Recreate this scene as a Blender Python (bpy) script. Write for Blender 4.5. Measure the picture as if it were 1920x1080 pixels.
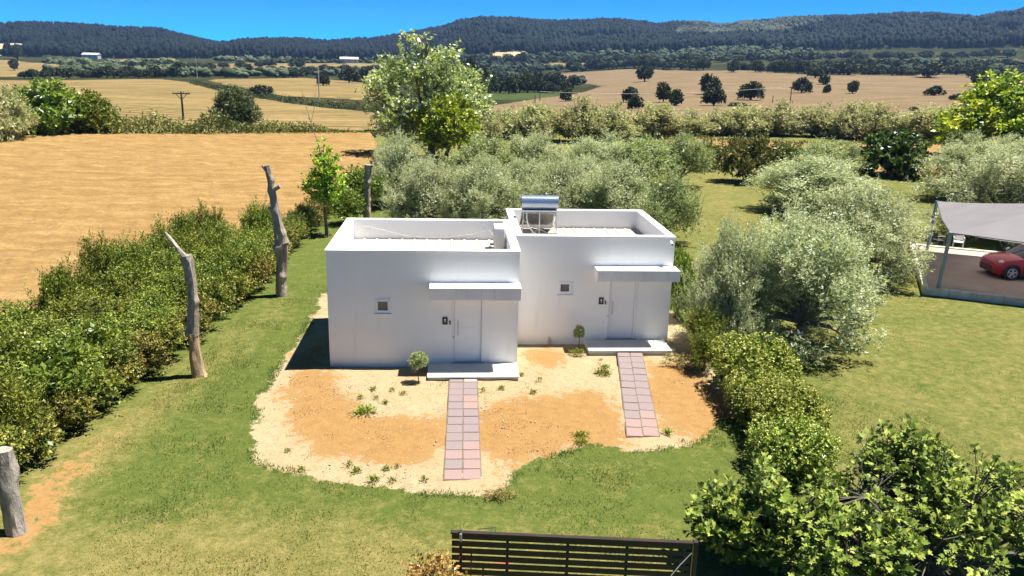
import bpy, math, random
import numpy as np
from mathutils import Vector, Matrix

for o in list(bpy.data.objects):
    bpy.data.objects.remove(o)
S = bpy.context.scene
COL = S.collection
R = math.radians

# ------------------------------------------------------------------ camera
cam_data = bpy.data.cameras.new('camera')
cam_data.sensor_width = 36.0
cam_data.lens = 1492.99 / 1920 * 36
cam_data.clip_start = 0.1
cam_data.clip_end = 9000
cam = bpy.data.objects.new('camera', cam_data)
COL.objects.link(cam)
PITCH, ROLL, YAW = .2741, .0238, .0741
fw = Vector((math.sin(YAW)*math.cos(PITCH), math.cos(YAW)*math.cos(PITCH), -math.sin(PITCH)))
r0 = Vector((math.cos(YAW), -math.sin(YAW), 0)); u0 = r0.cross(fw)
rx = r0*math.cos(ROLL) + u0*math.sin(ROLL); ux = -r0*math.sin(ROLL) + u0*math.cos(ROLL)
M = Matrix((rx, ux, -fw)).transposed().to_4x4()
M.translation = (3.617, -21.991, 8.610)
cam.matrix_world = M
S.camera = cam

# ------------------------------------------------------------------ sky, sun, exposure
SUN_EL, SUN_ROT = R(70), R(78)
w = bpy.data.worlds.new('World'); S.world = w; w.use_nodes = True
nt = w.node_tree
sky = nt.nodes.new('ShaderNodeTexSky'); sky.sky_type = 'NISHITA'; sky.sun_disc = False
sky.sun_elevation = SUN_EL; sky.sun_rotation = SUN_ROT
sky.altitude = 9000; sky.air_density = .6; sky.dust_density = 0.0; sky.ozone_density = 6.5
hs = nt.nodes.new('ShaderNodeHueSaturation'); hs.inputs['Saturation'].default_value = 1.3
nt.links.new(sky.outputs[0], hs.inputs['Color'])
tn = nt.nodes.new('ShaderNodeMixRGB'); tn.blend_type = 'MULTIPLY'; tn.inputs[0].default_value = 1; tn.inputs[2].default_value = (.78, .52, .39, 1)
nt.links.new(hs.outputs[0], tn.inputs[1]); nt.links.new(tn.outputs[0], nt.nodes['Background'].inputs[0])
nt.nodes['Background'].inputs[1].default_value = 0.098
sd = bpy.data.lights.new('sun', 'SUN'); sd.energy = 2.0; sd.angle = R(0.5); sd.color = (1, .96, .86)
sun = bpy.data.objects.new('sun', sd); COL.objects.link(sun)
sdir = Vector((math.sin(SUN_ROT)*math.cos(SUN_EL), math.cos(SUN_ROT)*math.cos(SUN_EL), math.sin(SUN_EL)))
sun.rotation_euler = sdir.to_track_quat('Z', 'Y').to_euler()
sun.location = (30, 10, 60)
S.view_settings.view_transform = 'Standard'; S.view_settings.look = 'None'
S.view_settings.gamma = 1; S.view_settings.use_curve_mapping = False
S.view_settings.exposure = 2.77
S.render.engine = 'CYCLES'
S.cycles.max_bounces = 8; S.cycles.diffuse_bounces = 5; S.cycles.transmission_bounces = 3
S.cycles.volume_bounces = 0; S.cycles.transparent_max_bounces = 8

rng = np.random.default_rng(7)

# ------------------------------------------------------------------ object helpers
def link(o, parent=None):
    COL.objects.link(o)
    if parent is not None: o.parent = parent
    return o
def tag(o, label=None, cat=None, group=None, kind=None):
    if label: o['label'] = label
    if cat: o['category'] = cat
    if group: o['group'] = group
    if kind: o['kind'] = kind
    return o
def thing(name, label, cat, loc=(0, 0, 0), rz=0, group=None):
    o = bpy.data.objects.new(name, None); o.location = loc; o.rotation_euler = (0, 0, rz)
    o.empty_display_size = .2
    return tag(link(o), label, cat, group)
def copy_tree(o, parent=None):
    c = o.copy(); COL.objects.link(c)
    if parent is not None: c.parent = parent
    for ch in KIDS.get(o.name, []): copy_tree(ch, c)
    return c
KIDS = {}
def npmesh(name, V, F, mats=(), attrs=None, smooth=False, fmat=None):
    """V (n,3); F (m,k) with one k, or a list of such arrays"""
    me = bpy.data.meshes.new(name)
    V = np.asarray(V, np.float32)
    Fs = F if isinstance(F, list) else [F]
    Fs = [np.asarray(f, np.int32) for f in Fs if len(f)]
    me.vertices.add(len(V)); me.vertices.foreach_set('co', V.ravel())
    loops = np.concatenate([f.ravel() for f in Fs]); cnt = np.concatenate([np.full(len(f), f.shape[1]) for f in Fs])
    me.loops.add(len(loops)); me.loops.foreach_set('vertex_index', loops)
    me.polygons.add(len(cnt))
    st = np.concatenate([[0], np.cumsum(cnt)[:-1]]).astype(np.int32)
    me.polygons.foreach_set('loop_start', st)
    if smooth: me.polygons.foreach_set('use_smooth', np.ones(len(cnt), bool))
    if fmat is not None: me.polygons.foreach_set('material_index', np.asarray(fmat, np.int32))
    for k, a in (attrs or {}).items():
        at = me.attributes.new(k, 'FLOAT', 'POINT'); at.data.foreach_set('value', np.asarray(a, np.float32))
    for m in (mats if isinstance(mats, (list, tuple)) else [mats]): me.materials.append(m)
    me.update(); me.validate()
    return me
def ob(name, me, parent=None, loc=None):
    o = bpy.data.objects.new(name, me)
    if loc is not None: o.location = loc
    link(o, parent)
    if parent is not None: KIDS.setdefault(parent.name, []).append(o)
    return o

class MB:
    """collects boxes, tubes and prisms into one mesh"""
    def __init__(s): s.v = []; s.f = []; s.n = 0
    def add(s, v, f):
        s.v += [tuple(p) for p in v]; s.f += [tuple(i + s.n for i in q) for q in f]; s.n += len(v); return s
    def box(s, x0, x1, y0, y1, z0, z1, bev=0.0):
        if bev <= 0:
            v = [(x, y, z) for z in (z0, z1) for y in (y0, y1) for x in (x0, x1)]
            return s.add(v, [(0, 2, 3, 1), (4, 5, 7, 6), (0, 1, 5, 4), (2, 6, 7, 3), (0, 4, 6, 2), (1, 3, 7, 5)])
        b = bev; v = []; f = []
        # bevelled: chamfer the top edges and vertical edges
        ring = lambda i, z: [(x0+i, y0+b, z), (x0+b, y0+i, z), (x1-b, y0+i, z), (x1-i, y0+b, z), (x1-i, y1-b, z), (x1-b, y1-i, z), (x0+b, y1-i, z), (x0+i, y1-b, z)]
        v = ring(0, z0) + ring(0, z1-b) + [(min(max(x, x0+b), x1-b), min(max(y, y0+b), y1-b), z1) for x, y, z in ring(0, z1)]
        for k in range(2):
            for i in range(8):
                j = (i+1) % 8; f.append((k*8+i, k*8+j, k*8+8+j, k*8+8+i))
        f.append(tuple(range(16, 24))); f.append(tuple(range(7, -1, -1)))
        return s.add(v, f)
    def tube(s, pts, rad, n=8, cap=True):
        pts = [Vector(p) for p in pts]
        rad = [rad]*len(pts) if not hasattr(rad, '__len__') else rad
        v = []; f = []; ref = None
        for i, p in enumerate(pts):
            d = (pts[min(i+1, len(pts)-1)] - pts[max(i-1, 0)]).normalized()
            if ref is None or abs(ref.dot(d)) > .95:
                ref = Vector((0, 1, 0)) if abs(d.y) < .8 else Vector((1, 0, 0))
            a = d.cross(ref).normalized(); b = d.cross(a)
            for k in range(n):
                t = 2*math.pi*k/n; v.append(p + (a*math.cos(t) + b*math.sin(t))*rad[i])
        for i in range(len(pts)-1):
            for k in range(n):
                j = (k+1) % n; f.append((i*n+k, i*n+j, (i+1)*n+j, (i+1)*n+k))
        if cap: f.append(tuple(range(n-1, -1, -1))); f.append(tuple((len(pts)-1)*n + k for k in range(n)))
        return s.add(v, f)
    def prism(s, poly, z0, z1):
        n = len(poly); v = [(x, y, z0) for x, y in poly] + [(x, y, z1) for x, y in poly]
        f = [tuple(range(n-1, -1, -1)), tuple(range(n, 2*n))] + [(i, (i+1) % n, n+(i+1) % n, n+i) for i in range(n)]
        return s.add(v, f)
    def mesh(s, name, mat, smooth=False):
        me = bpy.data.meshes.new(name); me.from_pydata([tuple(p) for p in s.v], [], s.f)
        for m in (mat if isinstance(mat, (list, tuple)) else [mat]): me.materials.append(m)
        if smooth:
            me.polygons.foreach_set('use_smooth', [True]*len(me.polygons))
            try: me.set_sharp_from_angle(angle=R(40))
            except Exception: pass
        me.update(); return me
    def build(s, name, mat, parent=None, loc=None, smooth=False):
        return ob(name, s.mesh(name, mat, smooth), parent, loc)

# ------------------------------------------------------------------ materials
MATS = {}
def new_mat(name):
    m = bpy.data.materials.new(name); m.use_nodes = True; n = m.node_tree.nodes
    return m, m.node_tree, n['Principled BSDF'], n['Material Output']
def N(nt, typ, **kw):
    n = nt.nodes.new('ShaderNode' + typ)
    for k, v in kw.items():
        if k in n.inputs: n.inputs[k].default_value = v
        else: setattr(n, k, v)
    return n
def noise(nt, scale, detail=4, rough=.6, coord='Object', stretch=None):
    tc = N(nt, 'TexCoord'); nz = N(nt, 'TexNoise'); nz.inputs['Scale'].default_value = scale
    nz.inputs['Detail'].default_value = detail; nz.inputs['Roughness'].default_value = rough
    if stretch:
        mp = N(nt, 'Mapping'); mp.inputs['Scale'].default_value = stretch
        nt.links.new(tc.outputs[coord], mp.inputs[0]); nt.links.new(mp.outputs[0], nz.inputs['Vector'])
    else: nt.links.new(tc.outputs[coord], nz.inputs['Vector'])
    return nz.outputs['Fac']
def ramp(nt, fac, stops):
    r = N(nt, 'ValToRGB'); e = r.color_ramp.elements
    while len(e) < len(stops): e.new(.5)
    for i, (p, c) in enumerate(stops): e[i].position = p; e[i].color = (*c, 1)
    nt.links.new(fac, r.inputs[0]); return r.outputs[0]
def mix(nt, fac, a, b, mode='MIX'):
    m = N(nt, 'MixRGB'); m.blend_type = mode
    for i, s in ((0, fac), (1, a), (2, b)):
        if hasattr(s, 'is_linked') or hasattr(s, 'links'): nt.links.new(s, m.inputs[i])
        else: m.inputs[i].default_value = s if i == 0 else (*s, 1)
    return m.outputs[0]
def math_(nt, op, a, b=0.0, clamp=False):
    m = N(nt, 'Math'); m.operation = op; m.use_clamp = clamp
    for i, s in ((0, a), (1, b)):
        if hasattr(s, 'links'): nt.links.new(s, m.inputs[i])
        else: m.inputs[i].default_value = s
    return m.outputs[0]
def attr(nt, name):
    a = N(nt, 'Attribute'); a.attribute_name = name; return a.outputs['Fac']
def bump(nt, bs, h, dist=.01, strength=.6):
    b = N(nt, 'Bump'); b.inputs['Distance'].default_value = dist; b.inputs['Strength'].default_value = strength
    nt.links.new(h, b.inputs['Height']); nt.links.new(b.outputs[0], bs.inputs['Normal'])
def basic(name, c1, c2=None, scale=3, rough=.7, metal=0, bmp=0, bscale=None, spec=.4, detail=5):
    if name in MATS: return MATS[name]
    m, nt, bs, out = new_mat(name)
    c2 = c2 or tuple(x*.8 for x in c1)
    f = noise(nt, scale, detail)
    nt.links.new(ramp(nt, f, [(.35, c1), (.68, c2)]), bs.inputs['Base Color'])
    bs.inputs['Roughness'].default_value = rough; bs.inputs['Metallic'].default_value = metal
    bs.inputs['Specular IOR Level'].default_value = spec
    if bmp: bump(nt, bs, noise(nt, bscale or scale*6, 5), bmp)
    MATS[name] = m; return m
def leafmat(name, cols, under=None, trans=.25, rough=.5, spec=.35, tcol=None):
    if name in MATS: return MATS[name]
    m, nt, bs, out = new_mat(name)
    c = ramp(nt, attr(nt, 'tint'), [(i/(len(cols)-1), k) for i, k in enumerate(cols)])
    oi = N(nt, 'ObjectInfo')
    hsv = N(nt, 'HueSaturation'); nt.links.new(c, hsv.inputs['Color'])
    nt.links.new(math_(nt, 'ADD', math_(nt, 'MULTIPLY', oi.outputs['Random'], .035), .4825), hsv.inputs['Hue'])
    nt.links.new(math_(nt, 'ADD', math_(nt, 'MULTIPLY', oi.outputs['Random'], .3), .85), hsv.inputs['Value'])
    c = hsv.outputs[0]
    if under:
        g = N(nt, 'NewGeometry'); c = mix(nt, g.outputs['Backfacing'], c, under)
    nt.links.new(c, bs.inputs['Base Color']); bs.inputs['Roughness'].default_value = rough
    bs.inputs['Specular IOR Level'].default_value = spec
    if trans:
        t = N(nt, 'BsdfTranslucent'); tm = mix(nt, 1.0, c, tcol or (1.0, 1.1, .55), 'MULTIPLY')
        nt.links.new(tm, t.inputs[0]); ms = N(nt, 'MixShader'); ms.inputs[0].default_value = trans
        nt.links.new(bs.outputs[0], ms.inputs[1]); nt.links.new(t.outputs[0], ms.inputs[2])
        nt.links.new(ms.outputs[0], out.inputs['Surface'])
    MATS[name] = m; return m

# ------------------------------------------------------------------ numpy noise
_k = np.random.default_rng(3)
_dirs = _k.normal(size=(40, 3)); _dirs /= np.linalg.norm(_dirs, axis=1)[:, None]; _ph = _k.uniform(0, 6.28, 40)
def wav(P, scale, o=0, n=7):
    """smooth pseudo noise in about -1..1"""
    P = np.asarray(P, float); s = np.zeros(len(P))
    for i in range(n):
        d = _dirs[(o*7+i) % 40][:P.shape[1]]; s += np.sin(P @ d * scale * (1+.37*i) + _ph[(o*5+i) % 40])/(1+.3*i)
    return s / 2.2

# ------------------------------------------------------------------ terrain
CAMXY = (3.617, -21.991)
AZ = np.array([-.593, -.485, -.232, .068, .368, .624, .733])
DS = np.array([0, 60, 80, 105, 140, 200, 300, 450, 700, 1000, 1350, 1750, 2300, 3200])
TAB = np.array(
[[0, 0, .2, 1.2, .2, -.73, -2.18, -3.49, -6.48, -2.34, 8.07, 40, 45, 30],
 [0, 0, .2, 1.2, .2, -.73, -2.18, -3.49, -6.48, -2.34, 8.07, 40, 45, 30],
 [0, 0, .1, .4, -1.3, -1.75, -2.03, -2.47, -4.44, .7, 11.53, 24, 24, 20],
 [0, 0, 0, .29, -.67, -2.09, -3.61, -4.03, -1.38, 7.42, 29.53, 90, 110, 60],
 [0, 0, .3, 1.08, .12, -1.07, -.09, 6.07, 10.07, 22.52, 45.63, 86, 104, 60],
 [0, 0, .6, 2.0, 2.09, 1.46, 1.9, 4.54, 8.96, 25.97, 58.85, 98, 122, 60],
 [0, 0, .6, 2.0, 2.09, 1.46, 1.9, 4.54, 8.96, 25.97, 58.85, 98, 122, 60]])
SKYAZ = np.array([-0.6089, -0.5269, -0.482, -0.4538, -0.4099, -0.3743, -0.3318, -0.305, -0.2718, -0.2603, -0.237, -0.1835, -0.1473, -0.0978, -0.0602, -0.0159, 0.0031, 0.0284, 0.0665, 0.1047, 0.1428, 0.1869, 0.2245, 0.2371, 0.2585, 0.286, 0.3013, 0.3223, 0.3398, 0.3975, 0.4532, 0.5061, 0.5371, 0.5725, 0.5911, 0.6141, 0.6929, 0.7719])
SKYZ = np.array([44.6, 47.6, 48.2, 50.2, 48.5, 46.0, 47.6, 37.3, 25.9, 27.5, 33.8, 40.5, 38.1, 43.6, 55.9, 71.8, 86.4, 98.1, 98.6, 92.7, 93.0, 95.4, 91.3, 86.4, 92.2, 91.8, 88.0, 88.4, 93.9, 99.8, 102.2, 107.2, 105.2, 97.6, 104.8, 110.0, 112.8, 105.6])
_dd = np.arange(0, 3201, 10.0)
def _dense():
    out = []
    for r in TAB:
        z = np.interp(_dd, DS, r); k = 5
        zp = np.pad(z, k, mode='edge'); z2 = np.convolve(zp, np.ones(2*k+1)/(2*k+1), 'valid')
        z2[:9] = z[:9]; out.append(z2)
    return np.array(out)
DEN = _dense()
def zt(x, y):
    x = np.atleast_1d(np.asarray(x, float)); y = np.atleast_1d(np.asarray(y, float))
    dx, dy = x-CAMXY[0], y-CAMXY[1]; d = np.hypot(dx, dy); az = np.arctan2(dx, dy)
    a = np.clip(az, AZ[0], AZ[-1]-1e-6); i = np.clip(np.searchsorted(AZ, a, side='right')-1, 0, len(AZ)-2)
    t = (a-AZ[i])/(AZ[i+1]-AZ[i]); t = t*t*(3-2*t)
    q = np.clip(d/10, 0, len(_dd)-1.001); j = q.astype(int); u = q-j
    z = (DEN[i, j]*(1-u)+DEN[i, j+1]*u)*(1-t) + (DEN[i+1, j]*(1-u)+DEN[i+1, j+1]*u)*t
    s = np.clip((d-1000)/700, 0, 1); s = s*s*(3-2*s)
    z = z + s*(np.interp(a, SKYAZ, SKYZ) - (TAB[i, 11]*(1-t)+TAB[i+1, 11]*t))
    P = np.stack([x, y], 1)
    z = z + np.clip((d-250)/900, 0, 1)*(3.2*wav(P, .012, 1)+1.2*wav(P, .04, 2)) + np.clip((d-900)/600, 0, 1)*5*wav(P, .006, 3)
    z = z*np.where(np.abs(az) > 1.3, np.clip((2.2-np.abs(az))/.9, 0, 1), 1)
    return z

# ------------------------------------------------------------------ lawn, earth, terrain
def inpoly(x, y, poly):
    c = np.zeros(len(x), bool); n = len(poly)
    for i in range(n):
        x0, y0 = poly[i]; x1, y1 = poly[(i+1) % n]
        if y0 == y1: continue
        k = ((y0 > y) != (y1 > y)) & (x < (x1-x0)*(y-y0)/(y1-y0)+x0); c ^= k
    return c
def blur(a, n):
    for ax in (0, 1):
        for _ in range(2):
            p = np.pad(a, [(n, n) if i == ax else (0, 0) for i in (0, 1)], mode='edge'); c = np.cumsum(p, axis=ax)
            c = np.concatenate([np.zeros_like(np.take(c, [0], ax)), c], ax); k = 2*n+1
            a = (np.take(c, range(k, c.shape[ax]), ax)-np.take(c, range(0, c.shape[ax]-k), ax))/k
    return a

def ground_mat():
    m, nt, bs, out = new_mat('ground')
    s, o, d = attr(nt, 'sand'), attr(nt, 'orange'), attr(nt, 'dry')
    n1 = noise(nt, .55, 6, .65); n2 = noise(nt, 3.2, 6, .7); n3 = noise(nt, 14, 4, .75); n4 = noise(nt, 45, 3, .7)
    # grass colour: green blades / straw
    gtex = math_(nt, 'ADD', math_(nt, 'MULTIPLY', n2, .5), math_(nt, 'MULTIPLY', n3, .5))
    green = ramp(nt, gtex, [(.30, (0.050, 0.071, 0.011)), (.5, (0.086, 0.113, 0.019)), (.70, (0.134, 0.146, 0.033))])
    straw = ramp(nt, gtex, [(.30, (0.145, 0.116, 0.033)), (.5, (0.233, 0.185, 0.061)), (.72, (0.326, 0.267, 0.109))])
    df = math_(nt, 'ADD', d, math_(nt, 'MULTIPLY', math_(nt, 'SUBTRACT', n1, .5), 1.3))
    df = math_(nt, 'ADD', df, math_(nt, 'MULTIPLY', math_(nt, 'SUBTRACT', n2, .5), 1.8))
    df = math_(nt, 'ADD', df, math_(nt, 'MULTIPLY', math_(nt, 'SUBTRACT', n3, .5), .9), True)
    grass = mix(nt, df, green, straw)
    grass = mix(nt, math_(nt, 'MULTIPLY', math_(nt, 'SUBTRACT', n4, .40, True), 2.6, True), mix(nt, .45, grass, (.05, .06, .02)), grass)
    sandc = ramp(nt, gtex, [(.30, (0.18, 0.127, 0.067)), (.44, (0.279, 0.213, 0.123)), (.56, (0.336, 0.267, 0.164)), (.7, (0.385, 0.316, 0.213))])
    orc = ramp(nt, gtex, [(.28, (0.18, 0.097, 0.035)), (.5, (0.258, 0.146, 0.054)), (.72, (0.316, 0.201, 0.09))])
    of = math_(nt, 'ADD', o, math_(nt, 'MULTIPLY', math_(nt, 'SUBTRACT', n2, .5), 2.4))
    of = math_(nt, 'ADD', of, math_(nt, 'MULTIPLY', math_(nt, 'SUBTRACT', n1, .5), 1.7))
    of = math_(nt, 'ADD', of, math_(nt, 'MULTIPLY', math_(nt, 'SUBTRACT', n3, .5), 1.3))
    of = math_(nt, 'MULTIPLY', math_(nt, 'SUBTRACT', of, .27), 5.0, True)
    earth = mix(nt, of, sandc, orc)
    peb = math_(nt, 'MULTIPLY', math_(nt, 'SUBTRACT', n4, .60, True), 5, True)
    earth = mix(nt, math_(nt, 'MULTIPLY', peb, .6), earth, (.17, .11, .05))
    lit = math_(nt, 'MULTIPLY', math_(nt, 'SUBTRACT', math_(nt, 'ADD', math_(nt, 'MULTIPLY', n3, .6), math_(nt, 'MULTIPLY', n2, .4)), .565, True), 9, True)
    earth = mix(nt, math_(nt, 'MULTIPLY', lit, .5), earth, (.20, .135, .06))
    sf = math_(nt, 'ADD', s, math_(nt, 'MULTIPLY', math_(nt, 'SUBTRACT', n2, .5), 1.2))
    sf = math_(nt, 'ADD', sf, math_(nt, 'MULTIPLY', math_(nt, 'SUBTRACT', n1, .5), .5))
    sf = math_(nt, 'ADD', sf, math_(nt, 'MULTIPLY', math_(nt, 'SUBTRACT', n3, .5), .5))
    sf = math_(nt, 'MULTIPLY', math_(nt, 'SUBTRACT', sf, .44), 8.0, True)
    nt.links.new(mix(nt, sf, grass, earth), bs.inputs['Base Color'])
    bs.inputs['Roughness'].default_value = .95; bs.inputs['Specular IOR Level'].default_value = .1
    bump(nt, bs, math_(nt, 'ADD', n3, n4), .05, .55)
    return m
GROUND = ground_mat()
SAND = [(-1.35, 8.07),(-1.27, 4.89),(-1.23, 1.73),(-1.47, -0.07),(-1.57, -2.34),(-1.39, -3.63),(-0.94, -5.57),(-0.18, -6.31),(1.01, -6.68),(1.93, -6.99),(3.37, -7.16),(4.2, -7.21),(4.89, -6.16),(6.04, -5.48),(7.08, -5.24),(7.63, -5.65),(8.65, -5.54),(9.31, -5.02),(10.41, -3.21),(10.85, -4.18),(10.29, -6.1),(10.53, -6.59),(11.46, -4.19),(11.6, -1.62),(11.57, 0.71),(12.07, 4.44), (11.2, 3.0), (11.2, 7.0), (-.4, 6.0)]
ORANGE = [[(-0.94, -2.18),(-0.28, -0.08),(0.62, -2.2),(1.87, -3.7),(3.42, -2.93),(3.43, -6.29),(1.84, -6.08),(0.02, -4.95)],
          [(4.42, -2.78),(5.74, -2.17),(6.74, -1.17),(7.96, -1.95),(7.66, -5.39),(6.12, -4.89),(4.96, -5.91),(4.31, -6.54)],
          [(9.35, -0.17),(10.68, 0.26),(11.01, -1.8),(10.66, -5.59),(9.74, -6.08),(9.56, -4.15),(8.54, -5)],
          [(5.72, 1.6),(7.13, 1.79),(6.95, 0.2),(5.8, -0.14)], [(-0.65, 2.22),(-0.01, -0.08),(-0.7, -1.08),(-0.99, -1.82)]]
NOTOR = [(6.36, -1.2),(6.73, -1.21),(6.6, -2.88),(6.27, -3.01)]
DRYS = [([(-4.69, -9.59),(-5.15, -6.51),(-4.66, -4.01),(-4.03, -1.04),(-3.47, 2.23),(-3.05, 5.95),(-2.69, 6.97),(-3.21, 1.27),(-3.79, -2.97),(-4.22, -6.43),(-4.13, -8.58),(-4.23, -10.11)], 1.5),
        ([(-3.9, -11.27),(-4.44, -9.06),(-3.64, -8.42),(-1.11, -7.76),(2.06, -8.33),(3.7, -8.74),(3.69, -11.57)], .78),
        ([(3.5, -8.47),(8.39, -8.9),(8.2, -11.75),(3.2, -11.55)], .7),
        ([(14.64, 2.18),(23.87, 10.52),(35.26, 7.33),(17.25, -10.75),(11.87, -6.86)], .38),
        ([(13.4, -3.6),(16.07, -2.43),(15.32, -4.26),(13.22, -5.1)], .62), ([(12.19, -5.63),(13.09, -5.38),(11.81, -7.95),(11.23, -7.72)], .62),
        ([(20.38, 34.29),(28.59, 42.57),(21.14, 20.89),(16.46, 16.65),(16.51, 20.69)], .62), ([(29.5, 62.3),(29.26, 52.81),(23.6, 36.94),(21.93, 36.86)], .8),
        ([(26.72, 19.67),(31.73, 22.95),(24.12, 10.52),(20.41, 7.19)], .5), ([(13.65, -4.23),(18.67, 2.16),(19.8, -1.53),(14.75, -6.94)], .42)]
TRACK = [(-4.69, -9.59),(-5.15, -6.51),(-4.55, -4.3),(-3.94, -1.3),(-3.4, 1.99),(-2.98, 5.63),(-2.72, 6.15),(-3.28, 1.5),(-3.83, -2.47),(-4.31, -5.97),(-4.25, -8.13),(-4.31, -9.97)]
DIRTS = [[(-4.69, -9.59),(-4.84, -7.93),(-4.78, -7.05),(-4.15, -7.07),(-3.82, -8.24),(-4.07, -9.08),(-4.21, -9.83)], [(29.94, 77.43),(61.78, 68.54),(51.7, 53.27),(46.14, 61.51),(25.78, 61.34)], [(42, 54.2),(54.25, 55.6),(45.17, 41.85),(36.26, 39.67)]]
def grid_lawn():
    xs = np.concatenate([np.arange(-48, -8, .5), np.arange(-8, 14, .115), np.arange(14, 32, .3), np.arange(32, 96, .8)])
    ys = np.concatenate([np.arange(-15, 8.2, .115), 8.2+np.cumsum(np.linspace(.12, 1.1, 125))])
    X, Y = np.meshgrid(xs, ys); x, y = X.ravel(), Y.ravel(); sh = X.shape
    PW = np.stack([x, y], 1); wx, wy = x+.22*wav(PW, 1.3, 1)+.14*wav(PW, 4.2, 3), y+.24*wav(PW, 1.5, 2)+.14*wav(PW, 4.6, 4)
    sand = np.zeros(len(x)); sand[inpoly(wx, wy, SAND)] = 1; sand = blur(sand.reshape(sh), 2)
    org = np.zeros(len(x))
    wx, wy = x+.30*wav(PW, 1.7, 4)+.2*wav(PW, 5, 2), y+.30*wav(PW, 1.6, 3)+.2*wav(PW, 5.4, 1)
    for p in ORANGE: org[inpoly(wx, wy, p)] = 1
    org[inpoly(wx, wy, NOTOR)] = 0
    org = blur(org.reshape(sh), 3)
    dry = np.full(len(x), -.02)
    dry[x > 13] = .3
    dry[y > 40] = .45
    for p, v in DRYS: dry[inpoly(x, y, p)] = v
    dry = blur(dry.reshape(sh), 5)
    dirt = np.zeros(len(x))
    for p in DIRTS: dirt[inpoly(x, y, p)] = .75
    dirt[inpoly(x, y, TRACK)] = .72
    dirt = blur(dirt.reshape(sh), 3)
    P = np.stack([x, y], 1)
    z = zt(x, y) + .012 + .018*wav(P, .9, 1) + .010*wav(P, 3.1, 2) + sand.ravel()*(1-sand.ravel()*.4)*(.022*wav(P, 5.5, 3)-.02*np.abs(wav(P, 2.6, 4)))
    # heaped earth against the left wall of the house
    z = z + .22*np.exp(-((x+.55)/.35)**2-((y-1.9)/1.3)**2) 
    inside = ((x > .05) & (x < 10.4) & (y > .05) & (y < 6.6))
    z = np.where(inside, -.05, z)
    sand = np.maximum(sand, dirt); org = np.maximum(org, dirt*.9)
    V = np.stack([x, y, z], 1); nx, ny = sh[1], sh[0]
    i = np.arange(ny-1)[:, None]*nx + np.arange(nx-1)[None]; i = i.ravel()
    F = np.stack([i, i+1, i+nx+1, i+nx], 1)
    sf = sand.ravel()[F].mean(1); fx = x[F].mean(1); fy = y[F].mean(1)
    yard = (sf > .5) & (fx > -4) & (fx < 14) & (fy < 9)
    for nm, k, lab in (('lawn', ~yard, 'mown lawn with green and straw dry patches round the two white houses'), ('sandy_yard', yard, 'bare sandy and orange earth in front of the two white houses')):
        used = np.unique(F[k]); rm = np.zeros(len(V), np.int64); rm[used] = np.arange(len(used))
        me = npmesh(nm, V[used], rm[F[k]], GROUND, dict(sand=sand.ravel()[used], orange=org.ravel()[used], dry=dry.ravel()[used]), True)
        tag(ob(nm, me), lab, kind='structure')
    return sand, dry, xs, ys
sand_g, dry_g, gx, gy = grid_lawn()
def lookup(g, x, y):
    i = np.clip(np.searchsorted(gx, x)-1, 0, len(gx)-1); j = np.clip(np.searchsorted(gy, y)-1, 0, len(gy)-1)
    return g[j, i]

def far_mat():
    m, nt, bs, out = new_mat('scrub_ground')
    a = noise(nt, .02, 6, .65); b = noise(nt, .15, 5, .7)
    c1 = ramp(nt, b, [(.3, (.012, .017, .008)), (.55, (.025, .030, .013)), (.75, (.055, .052, .024))])
    c2 = ramp(nt, b, [(.3, (.02, .026, .011)), (.7, (.07, .062, .028))])
    nt.links.new(mix(nt, ramp(nt, a, [(.45, (0, 0, 0)), (.6, (1, 1, 1))]), c1, c2), bs.inputs['Base Color'])
    bs.inputs['Roughness'].default_value = 1; bs.inputs['Specular IOR Level'].default_value = 0
    return m
FARM = far_mat()
def terrain():
    az = np.concatenate([np.linspace(-math.pi, -.75, 24, False), np.linspace(-.75, .9, 260, False), np.linspace(.9, math.pi, 25)])
    d = [.01, 15, 30, 45, 55]
    while d[-1] < 3200: d.append(d[-1]*1.017+.3)
    d = np.array(d); A, D = np.meshgrid(az, d); x = CAMXY[0]+np.sin(A)*D; y = CAMXY[1]+np.cos(A)*D
    z = zt(x.ravel(), y.ravel())
    z -= np.where((D.ravel() < 112), .28, .0)
    V = np.stack([x.ravel(), y.ravel(), z], 1); nx = len(az); ny = len(d)
    i = (np.arange(ny-1)[:, None]*nx + np.arange(nx-1)[None]).ravel()
    o = ob('hills', npmesh('hills', V, np.stack([i, i+1, i+nx+1, i+nx], 1), FARM, smooth=True))
    tag(o, 'wide farmland rising to long wooded hills on the horizon', kind='structure')
terrain()

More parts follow.
